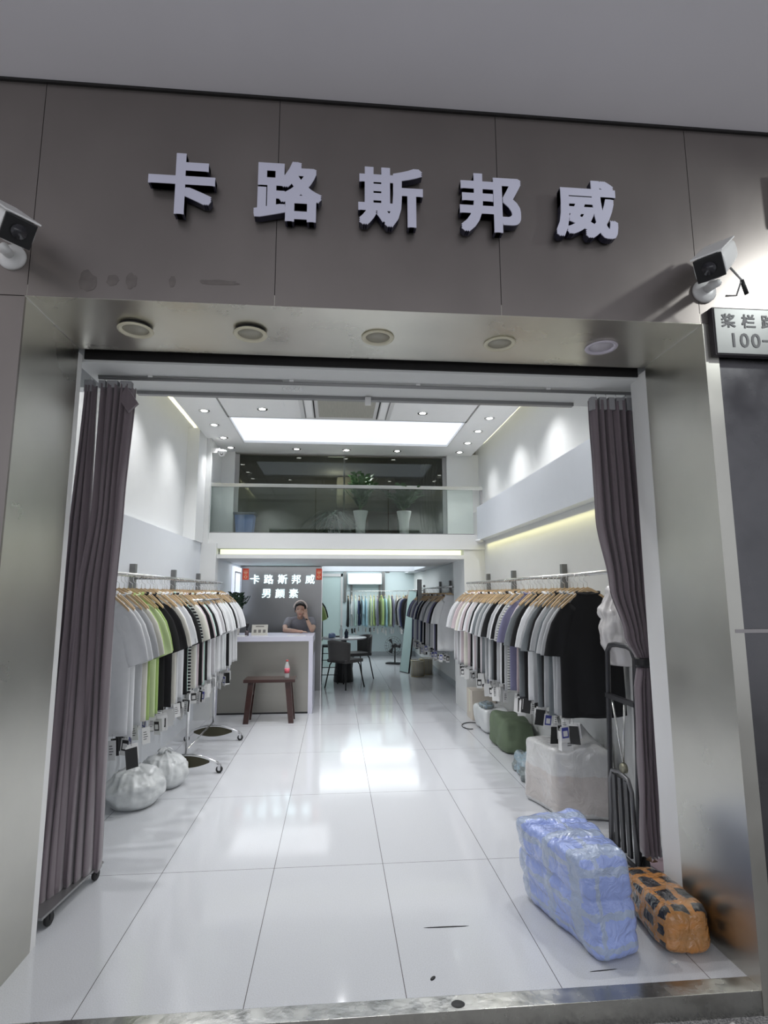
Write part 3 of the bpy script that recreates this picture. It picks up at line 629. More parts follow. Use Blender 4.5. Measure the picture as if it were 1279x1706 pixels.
def onum(i):
    tens = ['', 'ten', 'twenty', 'thirty', 'forty', 'fifty']; o = ['', 'first', 'second', 'third', 'fourth', 'fifth', 'sixth', 'seventh', 'eighth', 'ninth', 'tenth', 'eleventh', 'twelfth', 'thirteenth', 'fourteenth', 'fifteenth', 'sixteenth', 'seventeenth', 'eighteenth', 'nineteenth']
    if i < 20: return o[i]
    if i % 10 == 0: return {2: 'twentieth', 3: 'thirtieth', 4: 'fortieth', 5: 'fiftieth'}[i // 10]
    return tens[i // 10] + '-' + o[i % 10]
def hang(seq, p0, step, railname, aisle, rotz=0, length=.79, slv='short', zr=1.63, end='from the door', tags=True, group='T-shirts', jit=8):
    """one shirt and one hanger per letter of seq, hung side by side along a rail from p0 by step"""
    rnd = random.Random(len(seq) * 13 + int(p0[0] * 10))
    for i, k in enumerate(seq):
        x, y = p0[0] + step[0] * i, p0[1] + step[1] * i
        rz = rotz + math.radians(rnd.uniform(-jit, jit)); zz = zr - .145; sc_ = rnd.uniform(.93, 1.05); x += rnd.uniform(-.012, .012); dzs = rnd.uniform(-.012, .004)
        h = empty('clothes_hanger', (x, y, zz), rz, label='light wooden clothes hanger with steel hook on the %s' % railname, cat='hanger', group='wooden hangers on the %s' % railname)
        for nm, dt in (('wooden_bar', hanger_wood), ('hook', hanger_hook)):
            o = bpy.data.objects.new(nm, dt); COL.objects.link(o); o.parent = h
        h.scale = (sc_, 1, 1)
        s_ = slv; ln = length * (1 if rnd.random() > .3 else 1.04)
        if railname.startswith('back') : s_ = 'long' if rnd.random() < .6 else 'short'
        typ = 'long-sleeved top' if s_ == 'long' else 'T-shirt'
        t = empty('long_sleeved_top' if s_ == 'long' else 'tee_shirt', (x, y, zz + dzs + .016), rz, label='%s %s, %s %s on the %s' % (SHIRT_COL[k][1], typ, onum(i + 1), end, railname), cat='shirt', group='%s on the %s' % (group, railname))
        o = bpy.data.objects.new('shirt_body', shirt_data(rnd.randrange(5), k, s_, round(ln, 3))); COL.objects.link(o); o.parent = t; t.scale = (sc_, 1, 1)
        o = bpy.data.objects.new('collar', collar_data(k)); COL.objects.link(o); o.parent = t
        if tags:
            for q in range(1 if rnd.random() < .55 else 2):
                o = bpy.data.objects.new('hang_tag', tag_data(rnd.randrange(9))); COL.objects.link(o); o.parent = t
                o.location = (aisle * rnd.uniform(.05, .21), rnd.uniform(-.01, .01), -ln + rnd.uniform(-.01, .02)); o.rotation_euler = (rnd.uniform(-.1, .1), rnd.uniform(-.15, .15), rnd.uniform(-.9, .9))

def rail(name_label, a, b_, wallx, posts, z=1.63, r=.013):
    e = empty('clothes_rail', ((a[0] + b_[0]) / 2, (a[1] + b_[1]) / 2, z), label=name_label, cat='clothes rail')
    ox, oy = e.location.x, e.location.y
    MB().tube([(a[0] - ox, a[1] - oy, 0), (b_[0] - ox, b_[1] - oy, 0)], r, n=12).build('rod', rod_steel, e)
    for px, py in posts:
        if wallx is not None:
            s = -1 if wallx > 0 else 1; q = wallx - ox; yy = py - oy
            MB().box((min(q, q + s * .045), yy - .024, -.40), (max(q, q + s * .045), yy + .024, .115)).build('wall_post', post_steel, e)
            MB().box((min(q + s * .045, px - ox), yy - .008, -.012), (max(q + s * .045, px - ox), yy + .008, .004)).build('bracket', post_steel, e)
        else:
            MB().box((px - ox - .024, oy * 0 + .36, -.30), (px - ox + .024, .40, .15)).build('wall_post', post_steel, e)
            MB().box((px - ox - .008, 0, -.01), (px - ox + .008, .36, .004)).build('bracket', post_steel, e)
    return e
XR, XL = 1.69, -1.385
rail('long steel clothes rail along the right wall near the door', (XR, 3.30), (XR, 7.12), 1.96, [(XR, 4.63), (XR, 5.98), (XR, 7.0)])
rail('long steel clothes rail along the left wall', (XL, 3.25), (XL, 7.08), -1.68, [(XL, 4.78), (XL, 5.95), (XL, 7.0)])
rail('steel clothes rail on the right wall behind the pillar', (XR, 8.05), (XR, 11.0), 1.96, [(XR, 8.5), (XR, 9.4), (XR, 10.3)], z=1.60)
rail('steel clothes rail on the right wall at the far end', (XR, 11.3), (XR, 13.2), 1.96, [(XR, 12.2)], z=1.57)
rail('thin steel clothes rail across the back wall', (.22, 13.55), (1.95, 13.55), None, [(.40, 13.55), (1.10, 13.55)], z=1.56, r=.008)
e = rail('short steel clothes rail behind the steel panel', (-.45, 10.2), (-.45, 11.2), None, [], z=1.56, r=.008)
for y in (-.48, .48): MB().tube([(0, y, 0), (0, y, .60)], .006, n=8).build('drop_rod', rod_steel, e)

hang('KLLGLKGLWLKGDPUEGLKWLKGLWGLGPWKLPWKPWCWPWPLWPW', (XR, 3.64), (0, .0745), 'right clothes rail', -1, group='T-shirts')
hang('WWWLCVYVKWKCWWWLKMSCWPKPMKWWPWKWWLWMWKWWWLWW', (XL, 3.44), (0, .0815), 'left clothes rail', 1, group='T-shirts')
hang('WCKUWLKGWLUKWLKNWLKUWLKWUN', (XR, 8.15), (0, .108), 'right rail behind the pillar', -1, zr=1.60, end='from its near end', group='T-shirts')
hang('DTKTKNUGLK', (XR, 11.4), (0, .17), 'far right rail', -1, zr=1.57, end='from its near end', group='T-shirts', slv='long', length=.70)
hang('KWMNBBYVUVBYUCLYGN', (.30, 13.55), (.090, 0), 'back wall rail', -1, rotz=PI / 2, zr=1.56, end='from its left end', group='tops', length=.68)
hang('VYVNKW', (-.45, 10.25), (0, .16), 'rail behind the steel panel', 1, zr=1.56, end='from its near end', group='T-shirts', tags=False)

# chrome rolling rack among the left clothes
e = empty('rolling_garment_rack', (-1.24, 5.6, 0), label='chrome rolling garment rack with bow-shaped feet between the left clothes', cat='garment rack')
MB().tube([(0, -.52, 1.44), (0, .58, 1.44)], .014, n=12).build('top_bar', chrome, e)
for y in (-.50, .56):
    MB().tube([(0, y, .16), (0, y, 1.45)], .013, n=12).build('post', chrome, e)
    arc = [(x, y, .075 + .075 * (1 - (x / .27) ** 2)) for x in [-.27 + .54 * i / 14 for i in range(15)]]
    MB().tube(arc, .011, n=10).build('foot_bow', chrome, e)
    pl = MB(); inner = arc[2:-2]; n_ = len(inner)
    vs = [(p[0], y - .003, p[2]) for p in inner] + [(p[0], y - .003, .10 - .055 * (1 - (p[0] / .23) ** 2)) for p in inner] + [(p[0], y + .003, p[2]) for p in inner] + [(p[0], y + .003, .10 - .055 * (1 - (p[0] / .23) ** 2)) for p in inner]
    fs = []
    for i in range(n_ - 1):
        fs.append((i, i + 1, n_ + i + 1, n_ + i)); fs.append((2 * n_ + i + 1, 2 * n_ + i, 3 * n_ + i, 3 * n_ + i + 1))
    pl.add(vs, fs); pl.build('foot_plate', mat('bronze_plate', (.07, .065, .04), .35, .5), e)
    for x in (-.27, .27):
        c = MB().tube([(x, y, .085), (x + .012, y, .062)], .008, n=8).box((x - .004, y - .016, .026), (x + .02, y - .013, .07)).box((x - .004, y + .013, .026), (x + .02, y + .016, .07)).build('caster_fork', chrome, e)
        w_ = MB().lathe([(.010, -.011), (.025, -.011), (.029, -.006), (.029, .006), (.025, .011), (.010, .011)], c=(x + .008, y, .029), axis='Y', n=20).build('wheel', rubber, e)
        MB().lathe([(.0001, -.0125), (.011, -.0125), (.011, .0125), (.0001, .0125)], c=(x + .008, y, .029), axis='Y', n=14).build('wheel_hub', chrome, w_)
MB().tube([(0, -.50, .19), (.0, .56, .19)], .008, n=8).build('stretcher', chrome, e)

# ================================================================== PARCELS AND BAGS
def hexablob(corners, k=7, cuts=22, disp=.012, dscale=7, seed=0, extra=None, flat=True, disp2=0, ds2=30):
    """corners: bottom 4 (ccw) then top 4; a soft box through them with rounded edges and crumpled surface"""
    bm = bmesh.new(); bmesh.ops.create_cube(bm, size=2); bmesh.ops.subdivide_edges(bm, edges=bm.edges[:], cuts=cuts, use_grid_fill=True)
    Cn = [Vector(c) for c in corners]; cen = sum(Cn, Vector()) / 8
    for v in bm.verts:
        p = v.co.copy(); mxx = max(abs(p.x), abs(p.y), abs(p.z)); nk = (abs(p.x) ** k + abs(p.y) ** k + abs(p.z) ** k) ** (1 / k)
        q = p * (mxx / nk); u, w_, t = (q.x + 1) / 2, (q.y + 1) / 2, (q.z + 1) / 2
        bt = (Cn[0] * (1 - u) + Cn[1] * u) * (1 - w_) + (Cn[3] * (1 - u) + Cn[2] * u) * w_
        tp = (Cn[4] * (1 - u) + Cn[5] * u) * (1 - w_) + (Cn[7] * (1 - u) + Cn[6] * u) * w_
        P = bt * (1 - t) + tp * t
        v.co = P
    bm.normal_update(); bm.verts.ensure_lookup_table()
    zmin = min(v.co.z for v in bm.verts)
    mv = []
    for v in bm.verts:
        d = disp * noise.noise(v.co * dscale + Vector((seed, 0, 0))) * 1.6
        if disp2: d += disp2 * noise.ridged_multi_fractal(v.co * ds2 * .3 + Vector((seed, 3, 0)), .8, 2, 3, 1, 2) * .5
        P = v.co + v.normal * d
        if extra: P = extra(P)
        mv.append(P)
    for v, P in zip(bm.verts, mv): v.co = (P.x, P.y, max(P.z, zmin + .001) if flat else P.z)
    mb = MB(); bm.verts.index_update(); mb.add([v.co.copy() for v in bm.verts], [[v.index for v in f.verts] for f in bm.faces], 0, True); bm.free(); return mb

def strap(mb, src_verts, axis_pt, axis_n, r=.01): pass

blue_m = bands_mat('blue_wrap', (.31, .40, .76), (.36, .44, .58), (.44, .50, .46), [('X', .5, .03), ('Y', .18, .05), ('Y', .47, .035), ('Y', .80, .05), ('Z', .40, .035), ('Z', .80, .04), ('Z', .12, .025)], rough=.28, bump=.9, bs=16, tapealpha=.62, nscale=11)
o = hexablob([(1.095, 2.41, .002), (1.295, 2.47, .002), (1.30, 3.03, .002), (.955, 2.99, .002), (1.045, 2.49, .375), (1.28, 2.51, .395), (1.275, 3.06, .385), (.915, 2.99, .375)],
    k=10, cuts=52, disp=.006, dscale=9, seed=3, disp2=.013, ds2=24).build('wrapped_parcel', blue_m)
def pinch(o, z0, wz, amt):
    for v in o.data.vertices:
        c = Vector((1.14, 2.75, v.co.z)); f = math.exp(-((v.co.z - z0 - .05 * (v.co.y - 2.75)) / wz) ** 2) * amt
        v.co = v.co + (c - v.co).normalized() * f * (1 if (v.co.xy - c.xy).length > .1 else 0)
pinch(o, .225, .016, .013); pinch(o, .10, .012, .006)
for v in o.data.vertices:
    for y0 in (2.68, 2.86):
        if v.co.z > .25: v.co.z -= .018 * math.exp(-((v.co.y - y0) / .02) ** 2)
tag(o, 'large blue plastic-wrapped parcel bound with clear tape standing on the white floor', 'parcel')
orange_m = bands_mat('orange_tape_wrap', (.012, .012, .014), (.24, .15, .06), (.66, .24, .03), [('X', .22, .04), ('X', .58, .06), ('Y', .03, .05), ('Y', .18, .03), ('Y', .42, .045), ('Y', .66, .035), ('Y', .86, .03), ('Z', .30, .06), ('Z', .66, .07)], rough=.25, bump=.8, bs=22, nscale=4)
o = hexablob([(1.375, 2.42, .002), (1.625, 2.44, .002), (1.63, 2.92, .002), (1.43, 2.97, .002), (1.395, 2.46, .175), (1.61, 2.48, .18), (1.61, 2.92, .155), (1.45, 2.96, .14)],
    k=5, cuts=40, disp=.007, dscale=10, seed=9, disp2=.007, ds2=34).build('taped_parcel', orange_m)
tag(o, 'small black parcel bound with orange tape beside the blue parcel', 'parcel')
for i in range(5):
    a = i * 1.25
    MB().add([(0, 0, 0), (.018 * math.cos(a), .018 * math.sin(a), .018), (.028 * math.cos(a + .4), .028 * math.sin(a + .4), .012), (.002, .002, .003), (.018 * math.cos(a), .018 * math.sin(a), .021), (.028 * math.cos(a + .4), .028 * math.sin(a + .4), .015)], [(0, 1, 2), (5, 4, 3), (0, 3, 4, 1), (1, 4, 5, 2), (2, 5, 3, 0)]).build('torn_film', mat('torn_film', (.10, .05, .02), .4), o, loc=(1.60, 2.90, .160))
o = MB().box((-.012, -.008, .0005), (.012, .008, .0025)).build('paper_scrap', white_pl, loc=(1.40, 2.42, 0), rot=(0, 0, .4)); tag(o, 'tiny white paper scrap on the floor by the orange parcel', 'paper scrap')
# carton in white plastic
def cone(cx_, cy_, rad, h):
    def f(P):
        d = math.hypot(P.x - cx_, P.y - cy_)
        if P.z > .3 and d < rad: P = P + Vector((0, 0, h * (1 - d / rad) ** 2))
        return P
    return f
bagbox_m = bands_mat('bagged_carton_wrap', (.56, .56, .55), (.46, .38, .35), (.50, .44, .40), [('Z', .25, .2)], rough=.22, bump=.8, bs=7, tapealpha=.55)
o = hexablob([(1.53, 3.90, .002), (1.92, 3.78, .002), (1.90, 4.30, .002), (1.42, 4.30, .002), (1.50, 3.92, .44), (1.88, 3.84, .43), (1.90, 4.30, .44), (1.425, 4.28, .44)], k=14, cuts=44, disp=.008, dscale=6, seed=5, disp2=.012, ds2=14, extra=cone(1.74, 3.98, .20, .15)).build('bagged_carton', bagbox_m)
tag(o, 'big carton bagged in translucent white plastic under the right clothes rail', 'bagged carton')
# hang bag on it
e = empty('paper_gift_bag', (1.56, 3.83, .455), .2, label='small white paper bag with string handles standing on the bagged carton', cat='paper bag')
MB().box((-.045, -.02, 0), (.045, .02, .125), bev=.002).build('bag_body', white_pl, e)
MB().tube([(-.025, -.015, .125), (-.022, -.015, .20), (.022, -.015, .20), (.025, -.015, .125)], .0018, n=5).build('handle', white_pl, e)
for q in range(5): MB().box((.0, -.0215, .03 + .014 * q), (.03 - .006 * (q % 2), -.0195, .037 + .014 * q)).build('printing', grey_track, e)
# green sack, white carton bag, cartons further back
o = hexablob([(1.60, 5.38, .002), (1.93, 5.36, .002), (1.93, 5.92, .002), (1.57, 5.92, .002), (1.62, 5.40, .30), (1.9, 5.4, .28), (1.9, 5.9, .30), (1.60, 5.9, .32)], k=7, cuts=20, disp=.012, seed=1).build('green_sack', green_bag); tag(o, 'dark green woven sack under the right clothes', 'sack')
o = hexablob([(1.62, 6.12, .002), (1.93, 6.12, .002), (1.93, 6.66, .002), (1.60, 6.66, .002), (1.60, 6.14, .26), (1.9, 6.14, .26), (1.9, 6.62, .26), (1.60, 6.62, .26)], k=6, cuts=18, disp=.015, seed=2).build('plastic_sack', bag_w); tag(o, 'white plastic sack behind the green sack under the right rail', 'sack')
e = empty('carton_box', (1.80, 7.55 - .6, 0), label='plain beige carton box on the floor beneath the right rail end', cat='carton')
MB().box((-.15, -.12, 0), (.14, .16, .34), bev=.004).build('carton_body', carton, e); MB().box((-.151, -.01, .08), (-.149, .05, .34)).build('tape', cream_pl, e)
def bag(name, c, r, label, m_=bag_w, knot=True, seed=0, cat='plastic bag', h=None):
    mb = MB(); rings = []; nn = 96
    for i in range(40):
        s = i / 39; z = r[2] * s
        k = (max(0, math.sin(PI * min(1, (s * .80 + .17)))) ** .55) if s < .85 else None
        if k is None: k = (math.sin(PI * (.85 * .80 + .17)) ** .55) * max(0, 1 - (s - .85) / .15) ** 1.2 + .10
        row = []
        for a in range(nn):
            t = 2 * PI * a / nn; pl = 1 + (.05 * math.sin(14 * t + seed) + .03 * math.sin(23 * t)) * (s ** 1.5) * 1.3 + .08 * noise.noise(Vector((math.cos(t) * 1.5, math.sin(t) * 1.5, s * 3 + seed)))
            row.append((c[0] + r[0] * k * pl * math.cos(t), c[1] + r[1] * k * pl * math.sin(t), c[2] + .002 + z * (1 + .04 * math.sin(3 * t + seed) * s)))
        rings.append(row)
    for row in rings:
        for q_, p in enumerate(row):
            v = Vector(p); s = (p[2] - c[2]) / r[2]; d = v - Vector((c[0], c[1], p[2])); L_ = max(d.length, 1e-4)
            w_ = (.5 - noise.ridged_multi_fractal(v * 9 + Vector((seed, 0, 0)), .9, 2, 4, 1, 2) * .35) * .045 + .02 * noise.noise(v * 14)
            row[q_] = tuple(v + d / L_ * w_ * min(1, .3 + s) + Vector((0, 0, .03 * noise.noise(v * 11) * s)))
    mb.loft(rings); o = mb.build(name, m_)
    if knot:
        kb = MB(); z0 = c[2] + r[2]
        kb.ell((c[0], c[1], z0 + .005), (.022, .022, .018), n=8)
        for a in (0.4, 2.6, 4.4):
            P = [[(c[0] + math.cos(a) * .01 * j + .008 * i * math.cos(a + 1.5), c[1] + math.sin(a) * .01 * j + .008 * i * math.sin(a + 1.5), z0 + .006 + .012 * j - .0022 * j * j + .004 * math.sin(i * 2)) for i in range(-3, 4)] for j in range(7)]
            kb.grid(P)
        kb.build('knot', m_, o); solid(o.children[0], .0015)
    return tag(o, label, cat)
bag('plastic_bag', (-1.43, 4.42, 0), (.20, .20, .27), 'crumpled white plastic bag nearest the left curtain on the floor', seed=1, knot=False, h=.2)
bag('plastic_bag', (-1.34, 4.83, 0), (.185, .20, .255), 'knotted white plastic bag by the garment rack foot', seed=4)
bag('hanging_plastic_bag', (1.80, 3.40, 1.06), (.15, .12, .52), 'translucent white plastic bag bulging behind the tied-back curtain', m_=bag_clear, seed=6, knot=False)
# string to hang it
kb = MB().tube([(1.80, 3.40, 1.54), (1.74, 3.38, 1.64)], .006, n=6).build('bag_neck', bag_clear, [o for o in bpy.data.objects if o.name == 'hanging_plastic_bag'][0])
mixm = bands_mat('bagged_clothes', (.16, .19, .19), (.42, .46, .46), (.04, .16, .26), [('X', .3, .08), ('Y', .6, .1), ('Z', .5, .1)], rough=.15, bump=1, bs=18, tapealpha=.9, nscale=9)
o = hexablob([(1.50, 4.55, .002), (1.66, 4.50, .002), (1.80, 4.95, .002), (1.56, 5.15, .002), (1.56, 4.62, .10), (1.66, 4.60, .22), (1.80, 4.9, .24), (1.60, 5.05, .12)], k=3, cuts=26, disp=.03, dscale=14, seed=8, disp2=.02, ds2=40).build('clothes_bag', mixm); tag(o, 'clear plastic bag of grey and blue clothes beside the bagged carton', 'plastic bag')
o = hexablob([(1.60, 6.16, .262), (1.74, 6.16, .262), (1.74, 6.45, .262), (1.60, 6.45, .262), (1.62, 6.2, .31), (1.72, 6.2, .32), (1.72, 6.4, .31), (1.62, 6.4, .30)], k=3, cuts=12, disp=.02, dscale=16, seed=2).build('folded_clothes', mixm); tag(o, 'folded dark clothes in clear film on top of the white sack', 'folded clothes')
o = MB().tube([(1.62 + .10 * math.cos(t) - .02 * t, 6.55 + .16 * math.sin(t), .006) for t in [PI * 2 * q / 24 for q in range(20)]], .005, n=6).build('power_cable', black_pl); tag(o, 'looped dark cable on the floor beside the white sack', 'cable')

# folded hand truck leaning by the right wall
e = empty('hand_truck', (1.68, 3.3, 0), label='folded dark grey metal hand truck standing beside the right curtain', cat='hand truck')
gm = mat('truck_paint', (.045, .045, .048), .35, .3)
A = lambda y, z: (0.0 - .02 * z, y - 3.3, z)
MB().tube([A(3.18, .02), A(3.10, .6), A(3.045, 1.14), A(3.07, 1.185), A(3.12, 1.20), A(3.25, 1.20), A(3.32, 1.19), A(3.36, 1.15), A(3.42, .6), A(3.49, .02)], .015, n=12).build('outer_frame', gm, e)
MB().box((-.035, -.23, .875), (-.005, .10, .90)).build('cross_bar', gm, e)
for a in ((3.35, .88), (3.20, .88)): MB().tube([A(*a), A(3.27, .52)], .006, n=8).build('brace_rod', rod_steel, e)
MB().lathe([(.0001, -.012), (.028, -.012), (.028, .012), (.0001, .012)], c=(-.01, -.03, .50), axis='X', n=16).build('pivot_hub', mat('brass_grey', (.28, .27, .20), .4, .6), e)
MB().tube([(-.02, .14, .03), (-.02, .12, .40), (-.02, .09, .455), (-.02, .0, .47), (-.02, -.09, .455), (-.02, -.125, .40), (-.02, -.14, .03)], .012, n=10).build('inner_frame', mat('truck_grey', (.16, .16, .165), .35, .5), e)
for y in (-.07, .0, .07): MB().box((-.028, y - .018, .04), (-.014, y + .018, .44)).build('slat', gm, e)
MB().tube([(-.04, -.15, .025), (-.04, .17, .025)], .014, n=10).build('foot_bar', gm, e)
for y in (-.13, .19): MB().lathe([(.0001, -.012), (.03, -.012), (.034, 0), (.03, .012), (.0001, .012)], c=(.03, y, .034), axis='X', n=18).build('wheel', rubber, e)
o = MB().box((-.08, -.06, .001), (.08, .06, .004)).build('paper_leaflet', mat('pink_paper', (.55, .40, .45), .5), loc=(1.84, 3.22, 0), rot=(0, 0, .3)); tag(o, 'pink paper leaflet lying on the floor behind the hand truck', 'leaflet')
# small dolly with a bundle behind the left curtain
e = empty('platform_dolly', (-1.385, 3.12, 0), -.10, label='low platform dolly with black casters peeking from under the left curtain', cat='dolly')
MB().box((-.13, -.27, .062), (.13, .27, .074), bev=.003).build('deck', mat('dolly_steel', (.35, .35, .35), .35, .8), e)
for x in (-.10, .115):
    for y in (-.19, .22):
        MB().lathe([(.0001, -.010), (.026, -.010), (.030, 0), (.026, .010), (.0001, .010)], c=(x, y, .030), axis='X', n=18).build('caster', rubber, e)
        MB().box((x - .014, y - .012, .03), (x + .014, y + .012, .064)).build('caster_fork', black_mt, e)
for i in range(3):
    o = hexablob([(-1.33, 3.28, .076 + i * .042), (-1.225, 3.28, .076 + i * .042), (-1.225, 3.36, .076 + i * .042), (-1.33, 3.36, .076 + i * .042), (-1.33, 3.28, .116 + i * .042), (-1.225, 3.28, .116 + i * .042), (-1.225, 3.36, .116 + i * .042), (-1.33, 3.36, .116 + i * .042)], k=3, cuts=8, disp=.003).build('rolled_cord', mat('brown_cord', (.16, .11, .06), .8, var=.3, scale=60)); tag(o, 'brown rolled bundle on the dolly behind the curtain, %s of three' % ['bottom', 'middle', 'top'][i], 'bundle', group='brown rolled bundles')
# marks on floor and sill
mk = mat('floor_scuff', (.03, .03, .03), .6)
for (x, y, a, l_, w_, lb) in ((.52, 2.748, -.02, .105, .005, 'long dark scuff mark on the white floor near the step'), (.40, 2.415, .9, .016, .008, 'small dark smudge on the floor near the step'), (1.09, 2.40, .05, .06, .003, 'dark scuff mark on the floor under the blue parcel front')):
    o = MB().lathe([(.0001, .0006), (1, .0006), (1, .0009), (.0001, .0009)], n=10).build('floor_scuff', mk, loc=(x, y, 0), rot=(0, 0, a)); o.scale = (l_, w_, 1); tag(o, lb, 'scuff mark')
o = MB().lathe([(.0001, .001), (.026, .001), (.024, .0025), (.0001, .0025)], n=14).build('sill_stain', mk, loc=(.468, 2.268, 0.0)); o.scale = (1, .8, 1); tag(o, 'black round stain on the steel step edge', 'stain')
o = hexablob([(1.36, 2.0, ZS + .001), (1.52, 2.0, ZS + .001), (1.52, 2.12, ZS + .001), (1.36, 2.12, ZS + .001), (1.38, 2.02, ZS + .05), (1.5, 2.02, ZS + .05), (1.5, 2.1, ZS + .05), (1.38, 2.1, ZS + .05)], k=2.5, cuts=16, disp=.03, dscale=25, disp2=.02, ds2=60).build('plastic_scrap', bag_clear); tag(o, 'crumpled clear plastic scrap on the pavement below the step', 'plastic scrap')

# ================================================================== COUNTER AREA
e = empty('reception_counter', (-.93, 7.8, 0), label='steel-fronted reception counter with pale lavender edge and top', cat='counter')
MB().box((-.56, -.40, .895), (.655, .40, .955), bev=.003).build('counter_top', lavender, e)
MB().box((.60, -.40, 0), (.655, .40, .895)).build('end_panel', lavender, e)
MB().box((-.56, -.375, .02), (.60, -.36, .895)).build('front_panel', steel_k, e)
MB().box((-.56, -.38, 0), (.60, -.35, .02)).build('plinth', black_pl, e)
MB().box((-.56, -.40, 0), (-.53, .40, .895)).build('end_panel', lavender, e)
MB().box((.656, -.36, .72), (.660, .34, .87)).build('side_drawer', grey_track, e)
e = MB().box((-1.50, 9.10, 0), (-.215, 9.16, 1.935)).build('steel_backdrop', steel_p); tag(e, 'tall brushed steel panel behind the counter carrying the lit characters', 'steel panel')
MB().box((-.215, 9.095, 0), (-.205, 9.165, 1.935)).build('edge_trim', chrome, e)
for row, txt, zz, x0_, dx in ((0, '卡路斯邦威', 1.730, -1.275, .218), (1, '男颜素', 1.505, -1.09, .215)):
    for i, ch in enumerate(txt):
        o = glyph_mesh(ch, .155, .02, .008).build('sign_letter', letter_e, loc=(x0_ + dx * i, 9.098, zz)); tag(o, 'small glowing cyan-white character %s on the steel panel, %s row' % (ch, ['upper', 'lower'][row]), 'sign letter', 'lit characters on the steel panel')
redm = mat('red_paper', (.62, .07, .03), .5); goldp = mat('gold_print', (.75, .55, .35), .5)
for x, lb in ((-1.42, 'red festive paper charm at the top left corner of the steel panel'), (-.26, 'red festive paper charm at the top right corner of the steel panel')):
    o = MB().box((-.048, -.004, -.09), (.048, 0, .09), bev=.001).build('paper_charm', redm, loc=(x, 9.098 if x < -1 else 9.094, 1.81)); tag(o, lb, 'paper decoration', 'red paper charms')
    MB().tube([(.022 * math.cos(t), -.005, -.045 + .018 * math.sin(t)) for t in [2 * PI * q / 12 for q in range(12)]], .005, n=5, closed=True).box((-.03, -.006, .02), (.03, -.004, .03)).box((-.03, -.006, .045), (.03, -.004, .052)).box((-.02, -.006, .0), (.02, -.004, .008)).build('gold_motif', goldp, o)

# bench and bottle
e = empty('wooden_bench', (-.76, 7.0, 0), label='dark reddish wooden bench with splayed legs in front of the counter', cat='bench')
MB().box((-.30, -.13, .465), (.30, .17, .50), bev=.004).build('seat', wood_d, e)
for sx in (-1, 1):
    for sy in (-1, 1):
        xb, xt = sx * .262, sx * .215; yb, yt = .02 + sy * .115, .02 + sy * .10
        MB().loft([[(xb - .03, yb - .022, 0), (xb + .03, yb - .022, 0), (xb + .03, yb + .022, 0), (xb - .03, yb + .022, 0)], [(xt - .034, yt - .024, .466), (xt + .034, yt - .024, .466), (xt + .034, yt + .024, .466), (xt - .034, yt + .024, .466)]], smooth=False).build('leg', wood_d, e)
    MB().box((sx * .225 - .015, -.07, .30), (sx * .225 + .015, .11, .345)).build('stretcher', wood_d, e)
def bottle(name, loc, r, h, label, body, cap, lab=None):
    e = empty(name, loc, label=label, cat='bottle')
    MB().lathe([(r * .9, 0), (r, h * .05), (r * .88, h * .3), (r, h * .5), (r, h * .62), (r * .45, h * .86), (r * .42, h * .93)]).build('bottle_body', body, e)
    MB().lathe([(r * .46, h * .92), (r * .46, h), (.0001, h)]).build('cap', cap, e)
    if lab: MB().lathe([(r * 1.02, h * .28), (r * 1.02, h * .55)]).build('paper_label', lab, e)
    return e
clear_b = mat('clear_bottle', (.75, .78, .78), .08, alpha=.45)
bottle('drink_bottle', (-.565, 6.99, .50), .031, .21, 'plastic drink bottle with red label and cap standing on the wooden bench', clear_b, mat('red_cap', (.5, .05, .05), .4), mat('red_label', (.62, .12, .16), .4))

# things on the counter
CZ = .955
def zz_plant(loc, pot_prof, label, hgt, n, spread, seed, potm=white_pl, leaf=(.03, .07, .03), cat='potted plant', leafl=.075):
    e = empty('potted_plant', loc, label=label, cat=cat)
    MB().lathe(pot_prof, n=28).build('pot', potm, e); top = max(z for r, z in pot_prof)
    MB().lathe([(.0001, top - .02), (max(r for r, z in pot_prof) * .8, top - .02)]).build('soil', mat('soil', (.03, .02, .015), .9), e)
    rnd = random.Random(seed); st = MB(); lf = MB()
    for i in range(n):
        a = 2 * PI * i / n + rnd.uniform(-.3, .3); h = hgt * rnd.uniform(.6, 1.0); sp = spread * rnd.uniform(.4, 1.0)
        pts = [Vector((sp * math.cos(a) * (s ** 1.5), sp * math.sin(a) * (s ** 1.5), top - .02 + h * s * (1 - .12 * s))) for s in [q / 8 for q in range(9)]]
        st.tube(pts, [.006 - .0005 * q for q in range(9)], n=5)
        for q in range(2, 9):
            for sd in (-1, 1):
                p = pts[q]; t = (pts[q] - pts[q - 1]).normalized(); s_ = t.cross(Vector((math.sin(a), -math.cos(a), .3))).normalized() if False else Vector((-math.sin(a), math.cos(a), 0))
                d = (s_ * sd * .9 + t * .5 + Vector((0, 0, rnd.uniform(-.2, .3)))).normalized(); wv = d.cross(t).normalized().cross(d) * leafl * .28; nrm = d.cross(wv).normalized() * .004
                L_ = leafl * rnd.uniform(.8, 1.15)
                lf.add([p, p + d * L_ * .45 + wv + nrm, p + d * L_, p + d * L_ * .45 - wv + nrm, p + d * L_ * .5 - nrm], [(0, 1, 4), (1, 2, 4), (2, 3, 4), (3, 0, 4)], 0, True)
    st.build('stems', mat('stem_green', (.07, .13, .04), .5), e); lf.build('leaves', mat('leaf_%d' % seed, leaf, .35, var=.4, scale=10), e); return e
zz_plant((-1.315, 7.75, CZ), [(.045, 0), (.048, .02), (.052, .10), (.050, .20), (.042, .20), (.040, .185)], 'dark green leafy plant in a white vase on the counter', .42, 9, .17, 11, potm=mat('vase_cream', (.60, .58, .53), .4), leaf=(.012, .035, .018), leafl=.09)
